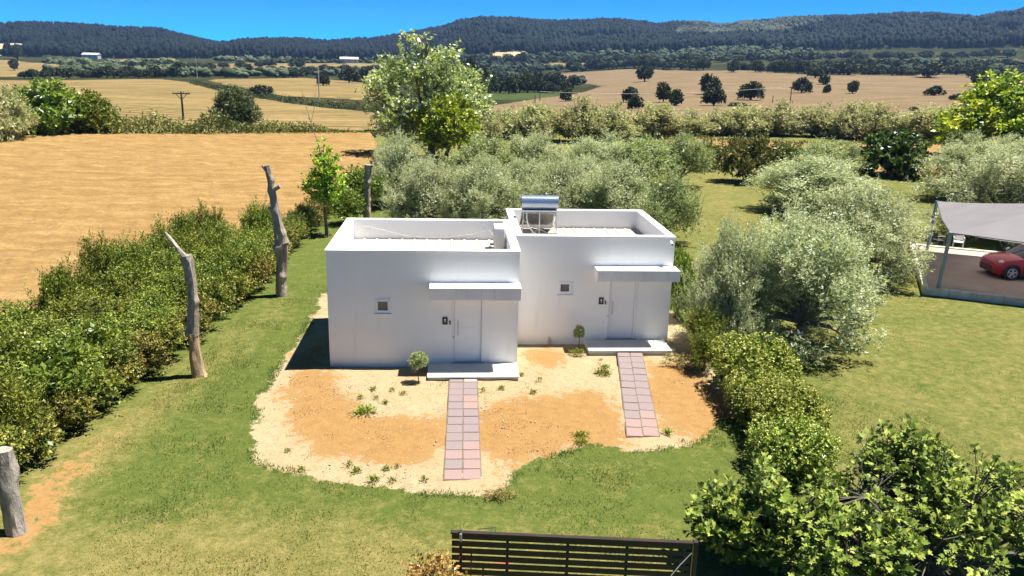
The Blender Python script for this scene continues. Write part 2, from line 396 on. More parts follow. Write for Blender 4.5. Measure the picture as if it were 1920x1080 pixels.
def field_mat(name, c1, c2, c3, scale=.25, stretch=(1, 1, 1), stripe=None, fine=3.0):
    m, nt, bs, out = new_mat(name)
    a = noise(nt, scale, 6, .65, stretch=stretch); b = noise(nt, fine, 5, .75); c = noise(nt, .03, 3)
    f = math_(nt, 'ADD', math_(nt, 'MULTIPLY', a, .5), math_(nt, 'MULTIPLY', b, .5))
    col = ramp(nt, f, [(.34, c1), (.5, c2), (.66, c3)])
    if stripe:
        tc = N(nt, 'TexCoord'); wv = N(nt, 'TexWave'); wv.bands_direction = 'Y'; wv.inputs['Scale'].default_value = stripe[0]
        wv.inputs['Distortion'].default_value = stripe[1]; wv.inputs['Detail'].default_value = 3; wv.inputs['Detail Scale'].default_value = .25
        nt.links.new(tc.outputs['Object'], wv.inputs['Vector'])
        k = math_(nt, 'MULTIPLY', ramp(nt, wv.outputs['Fac'], [(.35, (0, 0, 0)), (.75, (1, 1, 1))]), stripe[2])
        k = math_(nt, 'MULTIPLY', k, ramp(nt, c, [(.38, (.15, .15, .15)), (.6, (1, 1, 1))]))
        col = mix(nt, k, col, stripe[3])
    nt.links.new(col, bs.inputs['Base Color']); bs.inputs['Roughness'].default_value = 1; bs.inputs['Specular IOR Level'].default_value = 0
    bump(nt, bs, b, .15, .5)
    return m
WHEAT = field_mat('wheat', (.135, .080, .031), (.222, .138, .055), (.325, .222, .104), .55, (1, 2.4, 1), (.12, 5, .35, (.165, .10, .042)), 5.5)
STUB = field_mat('stubble', (.110, .078, .036), (.195, .138, .062), (.265, .195, .095), .05, (1, 2.6, 1), (.055, 6, .95, (.075, .065, .028)), .6)
STUB2 = field_mat('stubble_brown', (.085, .062, .040), (.150, .108, .066), (.205, .150, .095), .035, (1, 2.6, 1), (.04, 8, .6, (.10, .078, .045)), .5)
PALE = field_mat('pale_earth', (0.246, 0.18, 0.107), (0.328, 0.254, 0.164), (0.394, 0.312, 0.213), .05)
WHEATX = 0
GREENF = field_mat('green_field', (0.029, 0.041, 0.015), (0.045, 0.061, 0.023), (0.07, 0.082, 0.033), .06)
def field(name, label, poly, mat, zoff, ares=.0035, dres=.012):
    p = np.array(poly); dx, dy = p[:, 0]-CAMXY[0], p[:, 1]-CAMXY[1]; D = np.hypot(dx, dy); A = np.arctan2(dx, dy)
    az = np.arange(A.min()-ares, A.max()+2*ares, ares); ld = np.arange(math.log(D.min())-dres, math.log(D.max())+2*dres, dres)
    AA, LL = np.meshgrid(az, ld); DD = np.exp(LL); x = (CAMXY[0]+np.sin(AA)*DD).ravel(); y = (CAMXY[1]+np.cos(AA)*DD).ravel()
    jx = wav(np.stack([x, y], 1), .12, 4); x2 = x + jx*DD.ravel()*.003; y2 = y + jx*DD.ravel()*.006
    nx, ny = len(az), len(ld); i = (np.arange(ny-1)[:, None]*nx+np.arange(nx-1)[None]).ravel()
    F = np.stack([i, i+1, i+nx+1, i+nx], 1)
    k = inpoly(x2[F].mean(1), y2[F].mean(1), [tuple(q) for q in p]); F = F[k]
    used, inv = np.unique(F, return_inverse=True); F = inv.reshape(F.shape)
    PU = np.stack([x[used], y[used]], 1); z = zt(x[used], y[used]) + zoff + (zoff*(.10*wav(PU, 2.1, 3)+.07*wav(PU, 6, 1)) if zoff > .5 and mat is WHEAT else 0)
    # rim drops to the ground
    e = np.concatenate([F[:, [0, 1]], F[:, [1, 2]], F[:, [2, 3]], F[:, [3, 0]]]); es = np.sort(e, 1)
    key = es[:, 0]*(len(used)+1)+es[:, 1]; u, ix, c = np.unique(key, return_index=True, return_counts=True)
    rim = es[ix[c == 1]]; z[np.unique(rim)] -= zoff*.98
    o = ob(name, npmesh(name, np.stack([x[used], y[used], z], 1), F, mat, smooth=True))
    return tag(o, label, kind='structure')
WPOLY = [(-51.82, 57.38),(-41.31, 61.01),(-32.8, 65.13),(-26.37, 70.49),(-18.56, 74.73),(-6.01, 77.39),(-3.76, 54.79),(-3.53, 44.05),(-4.17, 34.27),(-4.67, 27.07),(-5.98, 21.12),(-8.01, 16.4),(-9.36, 11.21),(-10.42, 6.89),(-10.94, 3.28),(-12.17, -1.13)]
field('wheat_field', 'ripe golden wheat field beyond the long hedge', WPOLY, WHEAT, .55, .004, .010)
field('stubble_field', 'tan cut field with darker mowing bands behind the wheat', [(-213.93, 295.13),(-191.62, 345.29),(-131.91, 372.95),(-106.43, 329.93),(-63.9, 227.93),(-39.91, 181.12),(-12.14, 135.42),(-7.95, 110.41),(-6.08, 88.68),(-58.82, 67.68)], STUB, .35)
field('stubble_field', 'tan field between the scrubby bank and the dark groves', [(-111.05, 364.15),(-102.49, 424.19),(-88.93, 471.26),(-60.36, 444.02),(-38.68, 418.16),(-16.23, 206.28),(-28.55, 211.06),(-45.5, 222.05),(-77.33, 292.84)], STUB, .5)
field('stubble_field', 'pale far field at the edge below the dark hill', [(-247.63, 344.68),(-231.64, 421.08),(-237.98, 466.37),(-311.86, 671.4),(-359.1, 766.34),(-449.75, 898.06),(-490.71, 913.91),(-566.87, 815.51)], STUB, .5)
field('pale_slope', 'bare pinkish slope at the foot of the wooded hill', [(-787.49, 1144.31),(-695.33, 1307.81),(-668.06, 1300.75),(-579.1, 1182.82),(-542.42, 1089.4),(-529.87, 989.38),(-622.34, 897.53)], PALE, 1)
field('stubble_field', 'thin tan strip of field between dark groves', [(-215.97, 655.99),(-274.8, 855.87),(-241.91, 940.05),(-186.84, 997.81),(-135.28, 994.92),(-81.88, 1010.02),(-66.61, 823.95),(-101.3, 744.16),(-142, 706.69),(-181.26, 622.14)], STUB, .8)
field('brown_field', 'wide brown field dotted with dark oaks behind the olive row', [(6, 121.09),(10.17, 177.13),(30.56, 261.69),(55.03, 318.97),(80.21, 403.29),(86.5, 598.53),(75.08, 711.66),(101.58, 751.24),(173.43, 732.07),(186.34, 603.85),(225.87, 498.02),(296.61, 496.42),(377.26, 554.11),(231.21, 321.94),(146.85, 196.71),(94.77, 126.15),(69.39, 129.54),(26.31, 117.83)], STUB2, .5)
field('stubble_field', 'narrow pale strip below the left wooded hill', [(-400.57, 874.67),(-407.28, 985.02),(-345.1, 1038.77),(-310.83, 933.43),(-338.33, 840.57)], STUB, .8)
field('brown_field', 'small bare brown plot on the slope below the hill', [(47.24, 1054.79),(54.7, 1115.02),(102.7, 1163.6),(104.88, 1061.23),(75.01, 1033.18)], PALE, 1)
field('brown_field', 'pale olive strip beside the bare plot', [(88.37, 949.43),(127.97, 963.23),(181.68, 875.77),(173.26, 832.54),(110.21, 866.97)], STUB, 1)
field('green_field', 'flat dark green crop beside the orchard', [(9.85, 249),(13.76, 322.78),(38.07, 341.62),(49.37, 318.75),(41.58, 291.18),(22.93, 259.03)], GREENF, .5)
field('pale_slope', 'pale clearing high on the right hill', [(767.73, 1129.25),(786.26, 1140.03),(802.94, 1117.53),(738.37, 1029.15),(723.87, 1056.34)], PALE, 1)
field('pale_slope', 'pale earth strip low on the right hill', [(615.05, 972.5),(660.93, 1011.03),(670.21, 984.06),(652.45, 966.74),(619.18, 956.78)], PALE, 1)

# ------------------------------------------------------------------ houses
WALL = None
def plaster():
    m, nt, bs, out = new_mat('white_plaster')
    a = noise(nt, .7, 5, .6); b = noise(nt, 2.2, 5, .7, stretch=(1, 1, .16)); c = noise(nt, 160, 3)
    col = ramp(nt, a, [(.35, (.80, .795, .785)), (.65, (.845, .84, .83))])
    tc = N(nt, 'TexCoord'); sp = N(nt, 'SeparateXYZ'); nt.links.new(tc.outputs['Object'], sp.inputs[0])
    low = math_(nt, 'SUBTRACT', 1.0, math_(nt, 'MULTIPLY', sp.outputs['Z'], 3.2), True)     # splashed soil near the ground
    low = math_(nt, 'MULTIPLY', low, math_(nt, 'MULTIPLY', noise(nt, 6, 5, .7), 1.2), True)
    col = mix(nt, math_(nt, 'MULTIPLY', low, .55), col, (.52, .42, .29))
    st = math_(nt, 'MULTIPLY', math_(nt, 'SUBTRACT', b, .56, True), 1.6, True)
    col = mix(nt, st, col, (.58, .55, .50))
    nt.links.new(col, bs.inputs['Base Color']); bs.inputs['Roughness'].default_value = .9; bs.inputs['Specular IOR Level'].default_value = .2
    bump(nt, bs, c, .003, .5)
    return m
WALL = plaster()
def concrete_white():
    m, nt, bs, out = new_mat('stained_white')
    b = noise(nt, 3.5, 6, .75, stretch=(1, 1, .12)); a = noise(nt, 1.5, 5)
    col = ramp(nt, a, [(.35, (.74, .72, .69)), (.65, (.82, .805, .78))])
    st = math_(nt, 'MULTIPLY', math_(nt, 'SUBTRACT', b, .53, True), 2.2, True)
    nt.links.new(mix(nt, st, col, (.50, .44, .40)), bs.inputs['Base Color']); bs.inputs['Roughness'].default_value = .85
    return m
STAIN = concrete_white()
COPING = basic('coping_paint', (.80, .795, .78), (.74, .73, .70), 2, .7)
ROOFM = basic('roof_sheet', (0.336, 0.302, 0.26), (0.395, 0.361, 0.319), 1.2, .75)
STEPM = basic('porch_tile', (0.554, 0.529, 0.479), (0.622, 0.601, 0.554), 2.5, .6, bmp=.003)
DOORM = basic('door_white', (.80, .81, .82), (.78, .79, .80), 1, .35)
FRAMEM = basic('white_aluminium', (.78, .79, .80), (.76, .77, .78), 1, .35)
STEEL = basic('brushed_steel', (.45, .45, .45), (.38, .38, .38), 4, .3, .9)
GALV = basic('galvanised', (.50, .49, .46), (.38, .37, .35), 5, .5, .5)
BLACKP = basic('black_plastic', (.02, .02, .022), (.03, .03, .033), 4, .4)
WHITEP = basic('white_plastic', (.76, .75, .71), (.70, .68, .63), 3, .45)
RUBBER = basic('rubber', (.025, .025, .025), (.035, .035, .035), 4, .8)
BRONZE = basic('dark_bronze', (.030, .020, .016), (.045, .031, .025), 3, .38, bmp=.001)
def glassm(name, col, rough=.08):
    m, nt, bs, out = new_mat(name); bs.inputs['Base Color'].default_value = (*col, 1); bs.inputs['Roughness'].default_value = rough
    bs.inputs['Specular IOR Level'].default_value = .6
    return m
FROST = glassm('frosted_pane', (.115, .125, .12), .22)
CARGLASS = glassm('car_glass', (.015, .018, .02), .04)

def holes_panel(mb, x0, x1, z0, z1, y, depth, holes):
    """front wall as a flat panel with real openings and reveals"""
    xs = sorted({x0, x1, *[h[0] for h in holes], *[h[1] for h in holes]}); zs = sorted({z0, z1, *[h[2] for h in holes], *[h[3] for h in holes]})
    for i in range(len(xs)-1):
        for j in range(len(zs)-1):
            cx, cz = (xs[i]+xs[i+1])/2, (zs[j]+zs[j+1])/2
            if any(h[0] < cx < h[1] and h[2] < cz < h[3] for h in holes): continue
            mb.add([(xs[i], y, zs[j]), (xs[i+1], y, zs[j]), (xs[i+1], y, zs[j+1]), (xs[i], y, zs[j+1])], [(0, 1, 2, 3)])
    for a, b, c, d in holes:
        q = [(a, c), (b, c), (b, d), (a, d)]
        for k in range(4):
            (p, r_), (s_, t_) = q[k], q[(k+1) % 4]
            mb.add([(p, y, r_), (s_, y, t_), (s_, y+depth, t_), (p, y+depth, r_)], [(3, 2, 1, 0)])

def house(label, X, Y, Wd, Dp, H, zr, win, door, can, step, glyph):
    """X,Y front left corner; local coordinates from there"""
    t = thing('white_house', label, 'house', (X, Y, 0), 0, 'pair of flat roofed white houses')
    th = .22
    m = MB()
    holes_panel(m, 0, Wd, -.3, H, 0, .11, [win, (door[0], door[1], .1, 2.22)])
    m.add([(0, 0, -.3), (0, Dp, -.3), (0, Dp, H), (0, 0, H)], [(0, 3, 2, 1)])
    m.add([(Wd, 0, -.3), (Wd, Dp, -.3), (Wd, Dp, H), (Wd, 0, H)], [(0, 1, 2, 3)])
    m.add([(0, Dp, -.3), (Wd, Dp, -.3), (Wd, Dp, H), (0, Dp, H)], [(0, 3, 2, 1)])
    # inner parapet faces and top
    i0, i1, j0, j1 = th, Wd-th, th, Dp-th
    m.add([(i0, j0, zr-.1), (i1, j0, zr-.1), (i1, j1, zr-.1), (i0, j1, zr-.1), (i0, j0, H), (i1, j0, H), (i1, j1, H), (i0, j1, H)],
          [(0, 1, 5, 4), (1, 2, 6, 5), (2, 3, 7, 6), (3, 0, 4, 7)])
    m.build('wall', WALL, t)
    # back of the openings
    # coping: four thin caps, a little proud of the wall
    e = .025; c0, c1 = H-.015, H+.03
    cp = MB()
    cp.box(-e, Wd+e, -e, th+.01, c0, c1, .006); cp.box(-e, Wd+e, Dp-th-.01, Dp+e, c0, c1, .006)
    cp.box(-e, th+.01, th+.012, Dp-th-.012, c0, c1-.002, .006); cp.box(Wd-th-.01, Wd+e, th+.012, Dp-th-.012, c0, c1-.002, .006)
    cp.build('coping', COPING, t)
    # ribbed roof sheets, each a part
    n = 6; sw = (i1-i0)/n
    for k in range(n):
        rf = MB(); a = i0+k*sw+.004; b = a+sw-.008; v = []; nr = 2; pitch = (b-a)/nr
        prof = []
        for q in range(nr):
            s0 = a+q*pitch; prof += [(s0, 0), (s0+pitch*.72, 0), (s0+pitch*.80, .028), (s0+pitch*.92, .028)]
        prof.append((b, 0))
        for x, z in prof: v += [(x, j0, zr+z+.02), (x, j1, zr+z-.02)]
        rf.add(v, [(2*q, 2*q+2, 2*q+3, 2*q+1) for q in range(len(prof)-1)])
        rf.build('roof_sheet', ROOFM, t)
    # canopy with drip seams: three cast segments
    x0, x1, zt_, zb, pr = can
    cuts = [x0, x0+(x1-x0)*.29, x0+(x1-x0)*.57, x1]
    for k in range(3):
        c = MB(); c.box(cuts[k]+(.0015 if k else 0), cuts[k+1]-(.0015 if k < 2 else 0), -pr, -.002, zb, zt_, .006)
        c.build('canopy_segment', STAIN, t)
    # porch step
    s0, s1, sy, sz = step
    sm = MB(); sm.box(s0+.03, s1-.03, -sy+.05, -.003, -.2, sz-.035); st = sm.build('porch_step', STEPM, t)
    sl = MB(); sl.box(s0, s1, -sy, -.004, sz-.033, sz, .008); sl.build('step_slab', STEPM, st)
    # window
    a, b, c, d = win
    wf = MB(); f = .055
    for bx in ((a+.002, b-.002, c+.002, c+f), (a+.002, b-.002, d-f, d-.002), (a+.002, a+f, c+f+.001, d-f-.001), (b-f, b-.002, c+f+.001, d-f-.001)):
        wf.box(bx[0], bx[1], -.018, .06, bx[2], bx[3], .005)
    wn = wf.build('window', FRAMEM, t)
    tr = MB(); o = .04
    for bx in ((a-o, b+o, c-o, c-.001), (a-o, b+o, d+.001, d+o), (a-o, a-.001, c, d), (b+.001, b+o, c, d)):
        tr.box(bx[0], bx[1], -.012, .0, bx[2], bx[3])
    tr.build('window_trim', FRAMEM, wn)
    pn = MB(); pn.box(a+f, b-f, .03, .04, c+f, d-f); pn.build('pane', FROST, wn)
    si = MB(); si.box(a-.05, b+.05, -.05, -.014, c-.075, c-.045, .005); si.build('sill', FRAMEM, wn)
    # door
    a, b = door; fr = MB(); f = .055
    fr.box(a+.002, a+f, -.02, .09, .13, 2.218, .006); fr.box(b-f, b-.002, -.02, .09, .13, 2.218, .006); fr.box(a+f+.001, b-f-.001, -.02, .09, 2.16, 2.217, .006)
    dr = MB(); dr.box(a+f+.006, b-f-.006, .035, .08, .155, 2.155, .004)
    dm = dr.build('door', DOORM, t); fr.build('door_frame', FRAMEM, dm)
    thr = MB(); thr.box(a-.03, b+.03, -.06, .1, step[3]+.002, .153, .006); thr.build('threshold', STEEL, dm)
    hx = a+f+.11; hd = MB(); hd.tube([(hx, -.03, .98), (hx, -.03, 1.42)], .014, 10); hd.tube([(hx, -.03, 1.06), (hx, .036, 1.06)], .009, 8); hd.tube([(hx, -.03, 1.34), (hx, .036, 1.34)], .009, 8)
    hd.build('handle', STEEL, dm)
    lk = MB(); lk.tube([(a+.03, -.021, .93), (a+.03, -.04, .93)], .024, 12); lk.build('lock', STEEL, dm)
    for k in range(5): gr = MB(); gr.box(a+f+.2, b-f-.14, .031, .036, .55+k*.32, .556+k*.32); gr.build('door_groove', FRAMEM, dm)
    px = door[0]-.21
    pq = MB(); pq.box(px-.075, px+.075, -.03, -.002, 1.31, 1.53, .006); p = pq.build('wall_plaque', BLACKP, t)
    g = MB(); g.tube([(px, -.033, 1.455), (px, -.0305, 1.455)], .027, 14); g.box(px-.008, px+.008, -.033, -.0305, 1.37, 1.425)
    if glyph: g.box(px+.008, px+.026, -.033, -.0305, 1.385, 1.398)
    g.build('plaque_mark', WHITEP, p)
    bl = MB(); bl.box(px+.12, px+.165, -.026, -.002, 1.31, 1.42, .005); bq = bl.build('doorbell', BLACKP, t)
    bb = MB(); bb.tube([(px+.1425, -.03, 1.36), (px+.1425, -.0262, 1.36)], .012, 10); bb.build('bell_button', STEEL, bq)
    return t
HL = house('nearer white flat-roofed house with air conditioner on its roof', 0, 0, 5.45, 4.74, 3.47, 2.86, (1.36, 1.75, 1.68, 2.05), (3.54, 4.44), (2.90, 5.47, 2.57, 2.22, .62), (2.84, 5.44, 1.1, .12), 0)
HR = house('white flat-roofed house set back, with solar water heater on its roof', 5.475, 2.05, 5.02, 4.73, 3.49, 2.88, (1.41, 1.80, 1.67, 2.02), (2.99, 3.92), (2.50, 5.09, 2.57, 2.22, .62), (2.28, 4.90, 1.05, .12), 1)

# ------------------------------------------------------------------ paving
PAVE = [basic('paver_mauve', (0.165, 0.124, 0.125), (0.205, 0.16, 0.16), 9, .85, bmp=.004), basic('paver_pink', (0.21, 0.138, 0.127), (0.245, 0.172, 0.157), 9, .85, bmp=.004), basic('paver_pale', (0.281, 0.223, 0.21), (0.323, 0.265, 0.252), 9, .85, bmp=.004)]
pm = []
for mt in PAVE:
    b = MB(); b.box(-.5, .5, -.5, .5, -.02, .0, .012); pm.append(b.mesh('paving_slab', mt))
def path(label, c0, c1, w0, w1, n, seed):
    rr = random.Random(seed)
    t = bpy.data.objects.new('garden_path', None); t.location = (0, 0, 0); link(t); tag(t, label, kind='structure')
    jb = MB(); jb.add([(c0[0]-w0/2, c0[1], .041), (c0[0]+w0/2, c0[1], .041), (c1[0]+w1/2, c1[1], .041), (c1[0]-w1/2, c1[1], .041), (c0[0]-w0/2, c0[1], -.05), (c0[0]+w0/2, c0[1], -.05), (c1[0]+w1/2, c1[1], -.05), (c1[0]-w1/2, c1[1], -.05)], [(3, 2, 1, 0), (0, 1, 5, 4), (1, 2, 6, 5), (2, 3, 7, 6), (3, 0, 4, 7)]); jb.build('joint_bed', basic('joint_soil_shade', (.10, .075, .055), (.16, .12, .085), 8, .95), t)  # dark soil between slabs, its colour also holding the joints' shadow
    for i in range(n):
        f0, f1 = i/n, (i+1)/n; ym = (c0[1]+(c1[1]-c0[1])*(f0+f1)/2); xm = c0[0]+(c1[0]-c0[0])*(f0+f1)/2; wd = w0+(w1-w0)*f0-.02
        ln = abs(c1[1]-c0[1])/n
        for s in (-1, 1):
            k = 1 if (i > n-4 and rr.random() < .8) or rr.random() < .08 else (2 if rr.random() < .05 else 0)
            o = ob('paving_slab', pm[k], t)
            o.location = (xm+s*wd/4+rr.uniform(-.006, .006), ym+rr.uniform(-.008, .008), .052+rr.uniform(-.005, .006))
            o.scale = (wd/2-.022, ln-.026, 1); o.rotation_euler = (rr.uniform(-.01, .01), rr.uniform(-.01, .01), math.atan2(-(c1[0]-c0[0]), c0[1]-c1[1])*-1*0 + math.atan((c1[0]-c0[0])/(c1[1]-c0[1]))*-1 + rr.uniform(-.02, .02))
path('two-column path of mauve slabs leading to the nearer house', (3.86, -0.86), (3.79, -6.71), .80, .83, 13, 1)
path('slightly skewed path of mauve slabs leading to the set-back house', (9.07, 1.15), (8.16, -4.74), .80, .83, 12, 2)

# ------------------------------------------------------------------ roof equipment
def ac_unit():
    t = thing('air_conditioner', 'cream outdoor air conditioning unit on the nearer roof', 'air conditioner', (5.02, 2.55, 2.93))
    b = MB(); b.box(-.17, .15, 0, .84, .06, .70, .015); b.build('casing', basic('cream_casing', (0.68, 0.665, 0.62), (0.63, 0.615, 0.57), 3, .5), t)
    f = MB(); f.box(-.18, -.171, .05, .6, .12, .64); f.build('fan_grille', GALV, t)
    for y in (.08, .7): s = MB(); s.box(-.28, .2, y, y+.06, 0, .06); s.build('mounting_rail', GALV, t)
    c = MB(); c.box(.151, .185, .03, .2, .1, .4, .008); c.build('valve_cover', WHITEP, t)
    p = MB(); p.tube([(.19, .06, .3), (.235, .02, .22), (.21, -.06, .08), (.12, -.08, .03)], .02, 8); p.tube([(.17, .1, .34), (.225, .0, .30), (.21, -.1, .1), (.1, -.14, .03)], .014, 8); p.build('hose', RUBBER, t)
ac_unit()
b = MB(); pts = [(.6, 4.43, 3.30), (1.2, 4.46, 3.16), (1.9, 4.44, 2.98), (2.6, 4.40, 2.93), (3.4, 4.42, 2.94), (4.2, 4.44, 3.05), (4.75, 4.35, 3.22), (4.95, 3.4, 3.1)]
b.tube(pts, .004, 6); tag(b.build('pipe', WHITEP, smooth=True), 'thin white pipe sagging along the back parapet of the nearer roof', 'pipe')
def heater():
    t = thing('solar_water_heater', 'solar water heater with blue-grey tank and rear struts on set-back roof', 'water heater', (6.52, 5.2, 2.93))
    tm = basic('tank_steel', (.36, .42, .52), (.32, .38, .48), 2, .22, .75)
    k = MB(); k.tube([(-.62, 0, 1.10), (-.60, 0, 1.10), (.60, 0, 1.10), (.62, 0, 1.10)], [.2, .245, .245, .2], 28); tk = k.build('tank', tm, t, smooth=True)
    for s in (-1, 1): e = MB(); e.tube([(s*.575, 0, 1.10), (s*.635, 0, 1.10), (s*.65, 0, 1.10)], [.252, .252, .18], 28); e.build('end_cap', tm, tk, smooth=True)
    v = MB(); v.tube([(.22, 0, 1.34), (.22, 0, 1.40), (.22, 0, 1.43)], [.035, .04, .02], 10); v.build('valve', GALV, tk)
    cr = MB(); cr.box(-.60, .60, -.20, .20, .80, .845); cr.build('cradle', WHITEP, t)
    pn = MB(); a = [(-.58, .12, .82), (.58, .12, .82), (.58, 1.15, .08), (-.58, 1.15, .08)]
    pn.add([p for p in a]+[(x, y+.05, z+.07) for x, y, z in a], [(0, 1, 2, 3), (7, 6, 5, 4), (0, 4, 5, 1), (1, 5, 6, 2), (2, 6, 7, 3), (3, 7, 4, 0)])
    pn.build('collector_panel', basic('panel_back', (.20, .19, .18), (.27, .26, .245), 3, .6, .3), t)
    for x in (-.56, .56):
        s = MB(); s.tube([(x, -.16, .82), (x*1.08, -.22, .0)], .024, 6); s.build('leg', GALV, t)
        s = MB(); s.tube([(x, .16, .8), (x*1.06, 1.15, .03)], .022, 6); s.build('side_rail', GALV, t)
    s = MB(); s.tube([(-.60, -.22, .04), (.60, -.22, .04)], .022, 6); s.build('base_rail', GALV, t)
    s = MB(); s.tube([(-.58, -.17, .76), (.58, -.17, .76)], .024, 6); s.build('top_rail', GALV, t)
    s = MB(); s.tube([(0, -.18, .76), (0, -.21, .06)], .018, 6); s.build('upright', WHITEP, t)
    for a, b in (((-.58, -.20, .50), (.30, -.215, .05)), ((.58, -.20, .50), (-.30, -.215, .05))):
        s = MB(); s.tube([a, b], .018, 6); s.build('brace', GALV, t)
    for pts in ([(-.44, -.1, .85), (-.45, -.24, .6), (-.40, -.27, .35), (-.22, -.25, .1), (-.1, -.22, .04)], [(.50, -.1, .85), (.52, -.24, .62), (.46, -.27, .4), (.56, -.26, .15), (.66, -.24, .02)]):
        s = MB(); s.tube(pts, .024, 8); s.build('hose', WHITEP, t, smooth=True)
    s = MB(); s.tube([(-.78, -.3, .03), (-.4, -.42, .04), (.0, -.5, .03), (.3, -.45, .03)], .02, 6); s.build('supply_pipe', WHITEP, t, smooth=True)
heater()
def camera_box():
    t = thing('security_camera', 'small white security camera under the parapet corner of the set-back house', 'camera', (10.36, 2.05, 3.36))
    b = MB(); b.box(-.03, .03, -.05, -.001, -.04, .04, .005); b.build('bracket', WHITEP, t)
    b = MB(); b.tube([(0, -.04, 0), (0, -.2, -.05)], .04, 12); c = b.build('housing', WHITEP, t)
    b = MB(); b.tube([(0, -.201, -.05), (0, -.207, -.052)], .028, 12); b.build('lens', BLACKP, c)
camera_box()
def tap():
    t = thing('garden_tap', 'small garden tap low on the set-back house wall', 'tap', (6.62, 2.04, 0))
    b = MB(); b.tube([(0, 0, .16), (0, -.08, .16), (0, -.1, .1)], .02, 8); b.box(-.05, .05, -.09, -.002, 0.01, .11, .01); b.build('body', GALV, t)
    b = MB(); b.tube([(-.04, -.05, .2), (.04, -.05, .2)], .012, 6); b.build('handle', STEEL, t)
tap()

# ------------------------------------------------------------------ gate
def gate():
    t = thing('slatted_gate', 'dark brown slatted metal gate across the bottom of the lawn', 'gate', (3.56, -10.94, 0), math.atan2(-.42, 3.76))
    Lg = 3.80; H = 1.5
    n = 11; p = .128
    for k in range(n):
        b = MB(); z1 = H-.02-k*p; b.box(.02, Lg-.03, -.012, .006, z1-.092, z1, .003); b.build('slat', BRONZE, t)
    for x in (.16, .90, 1.85, 2.78, Lg-.09):
        b = MB(); b.box(x-.022, x+.022, .010, .05, .04, H-.01); b.build('upright', BRONZE, t)
    b = MB(); b.box(0, Lg, -.026, .05, H-.018, H+.012, .005); b.build('top_rail', BRONZE, t)
    b = MB(); b.box(Lg, Lg+.07, -.03, .05, 0, H+.03, .006); b.build('post', BRONZE, t)
    b = MB(); b.box(.145, .185, -.05, -.028, H-.13, H+.005, .006); lk = b.build('latch_plate', basic('latch_grey', (.5, .5, .52), (.45, .45, .47), 3, .4, .5), t)
    b = MB(); b.tube([(.165, -.01, H+.012), (.165, -.01, H+.07)], .022, 10); b.build('latch_knob', STEEL, lk)
    b = MB(); b.tube([(.42, .1, H+.01), (.70, .12, H+.04), (.71, .05, H-.01)], .007, 6); b.build('lift_bar', RUBBER, t)
gate()
b = MB(); b.tube([(6.98, -11.5, 1.02), (7.12, -11.46, 1.18), (7.3, -11.42, 1.36)], .008, 6); tag(b.build('cable', GALV), 'thin grey cable slanting down in front of the gate end', 'cable')
REDP = basic('red_paint', (.55, .035, .025), (.45, .03, .02), 3, .4)
YELP = basic('yellow_paint', (.65, .38, .03), (.6, .34, .03), 3, .4)
b = MB(); b.tube([(4.05, -10.45, .55), (4.55, -10.50, .57)], .03, 8); b.box(4.0, 4.6, -10.56, -10.40, 0, .03); b.tube([(4.1, -10.48, .02), (4.1, -10.46, .56)], .018, 6); b.tube([(4.5, -10.48, .02), (4.5, -10.49, .57)], .018, 6)
tag(b.build('barrow_handle', REDP), 'red tube frame glimpsed through the gate slats', 'frame')
b = MB(); b.tube([(3.82, -10.5, .86), (4.0, -10.52, .87)], .03, 8); b.tube([(3.9, -10.5, 0), (3.9, -10.51, .86)], .016, 6)
tag(b.build('marker_stake', YELP), 'yellow topped stake glimpsed through the gate slats', 'stake')

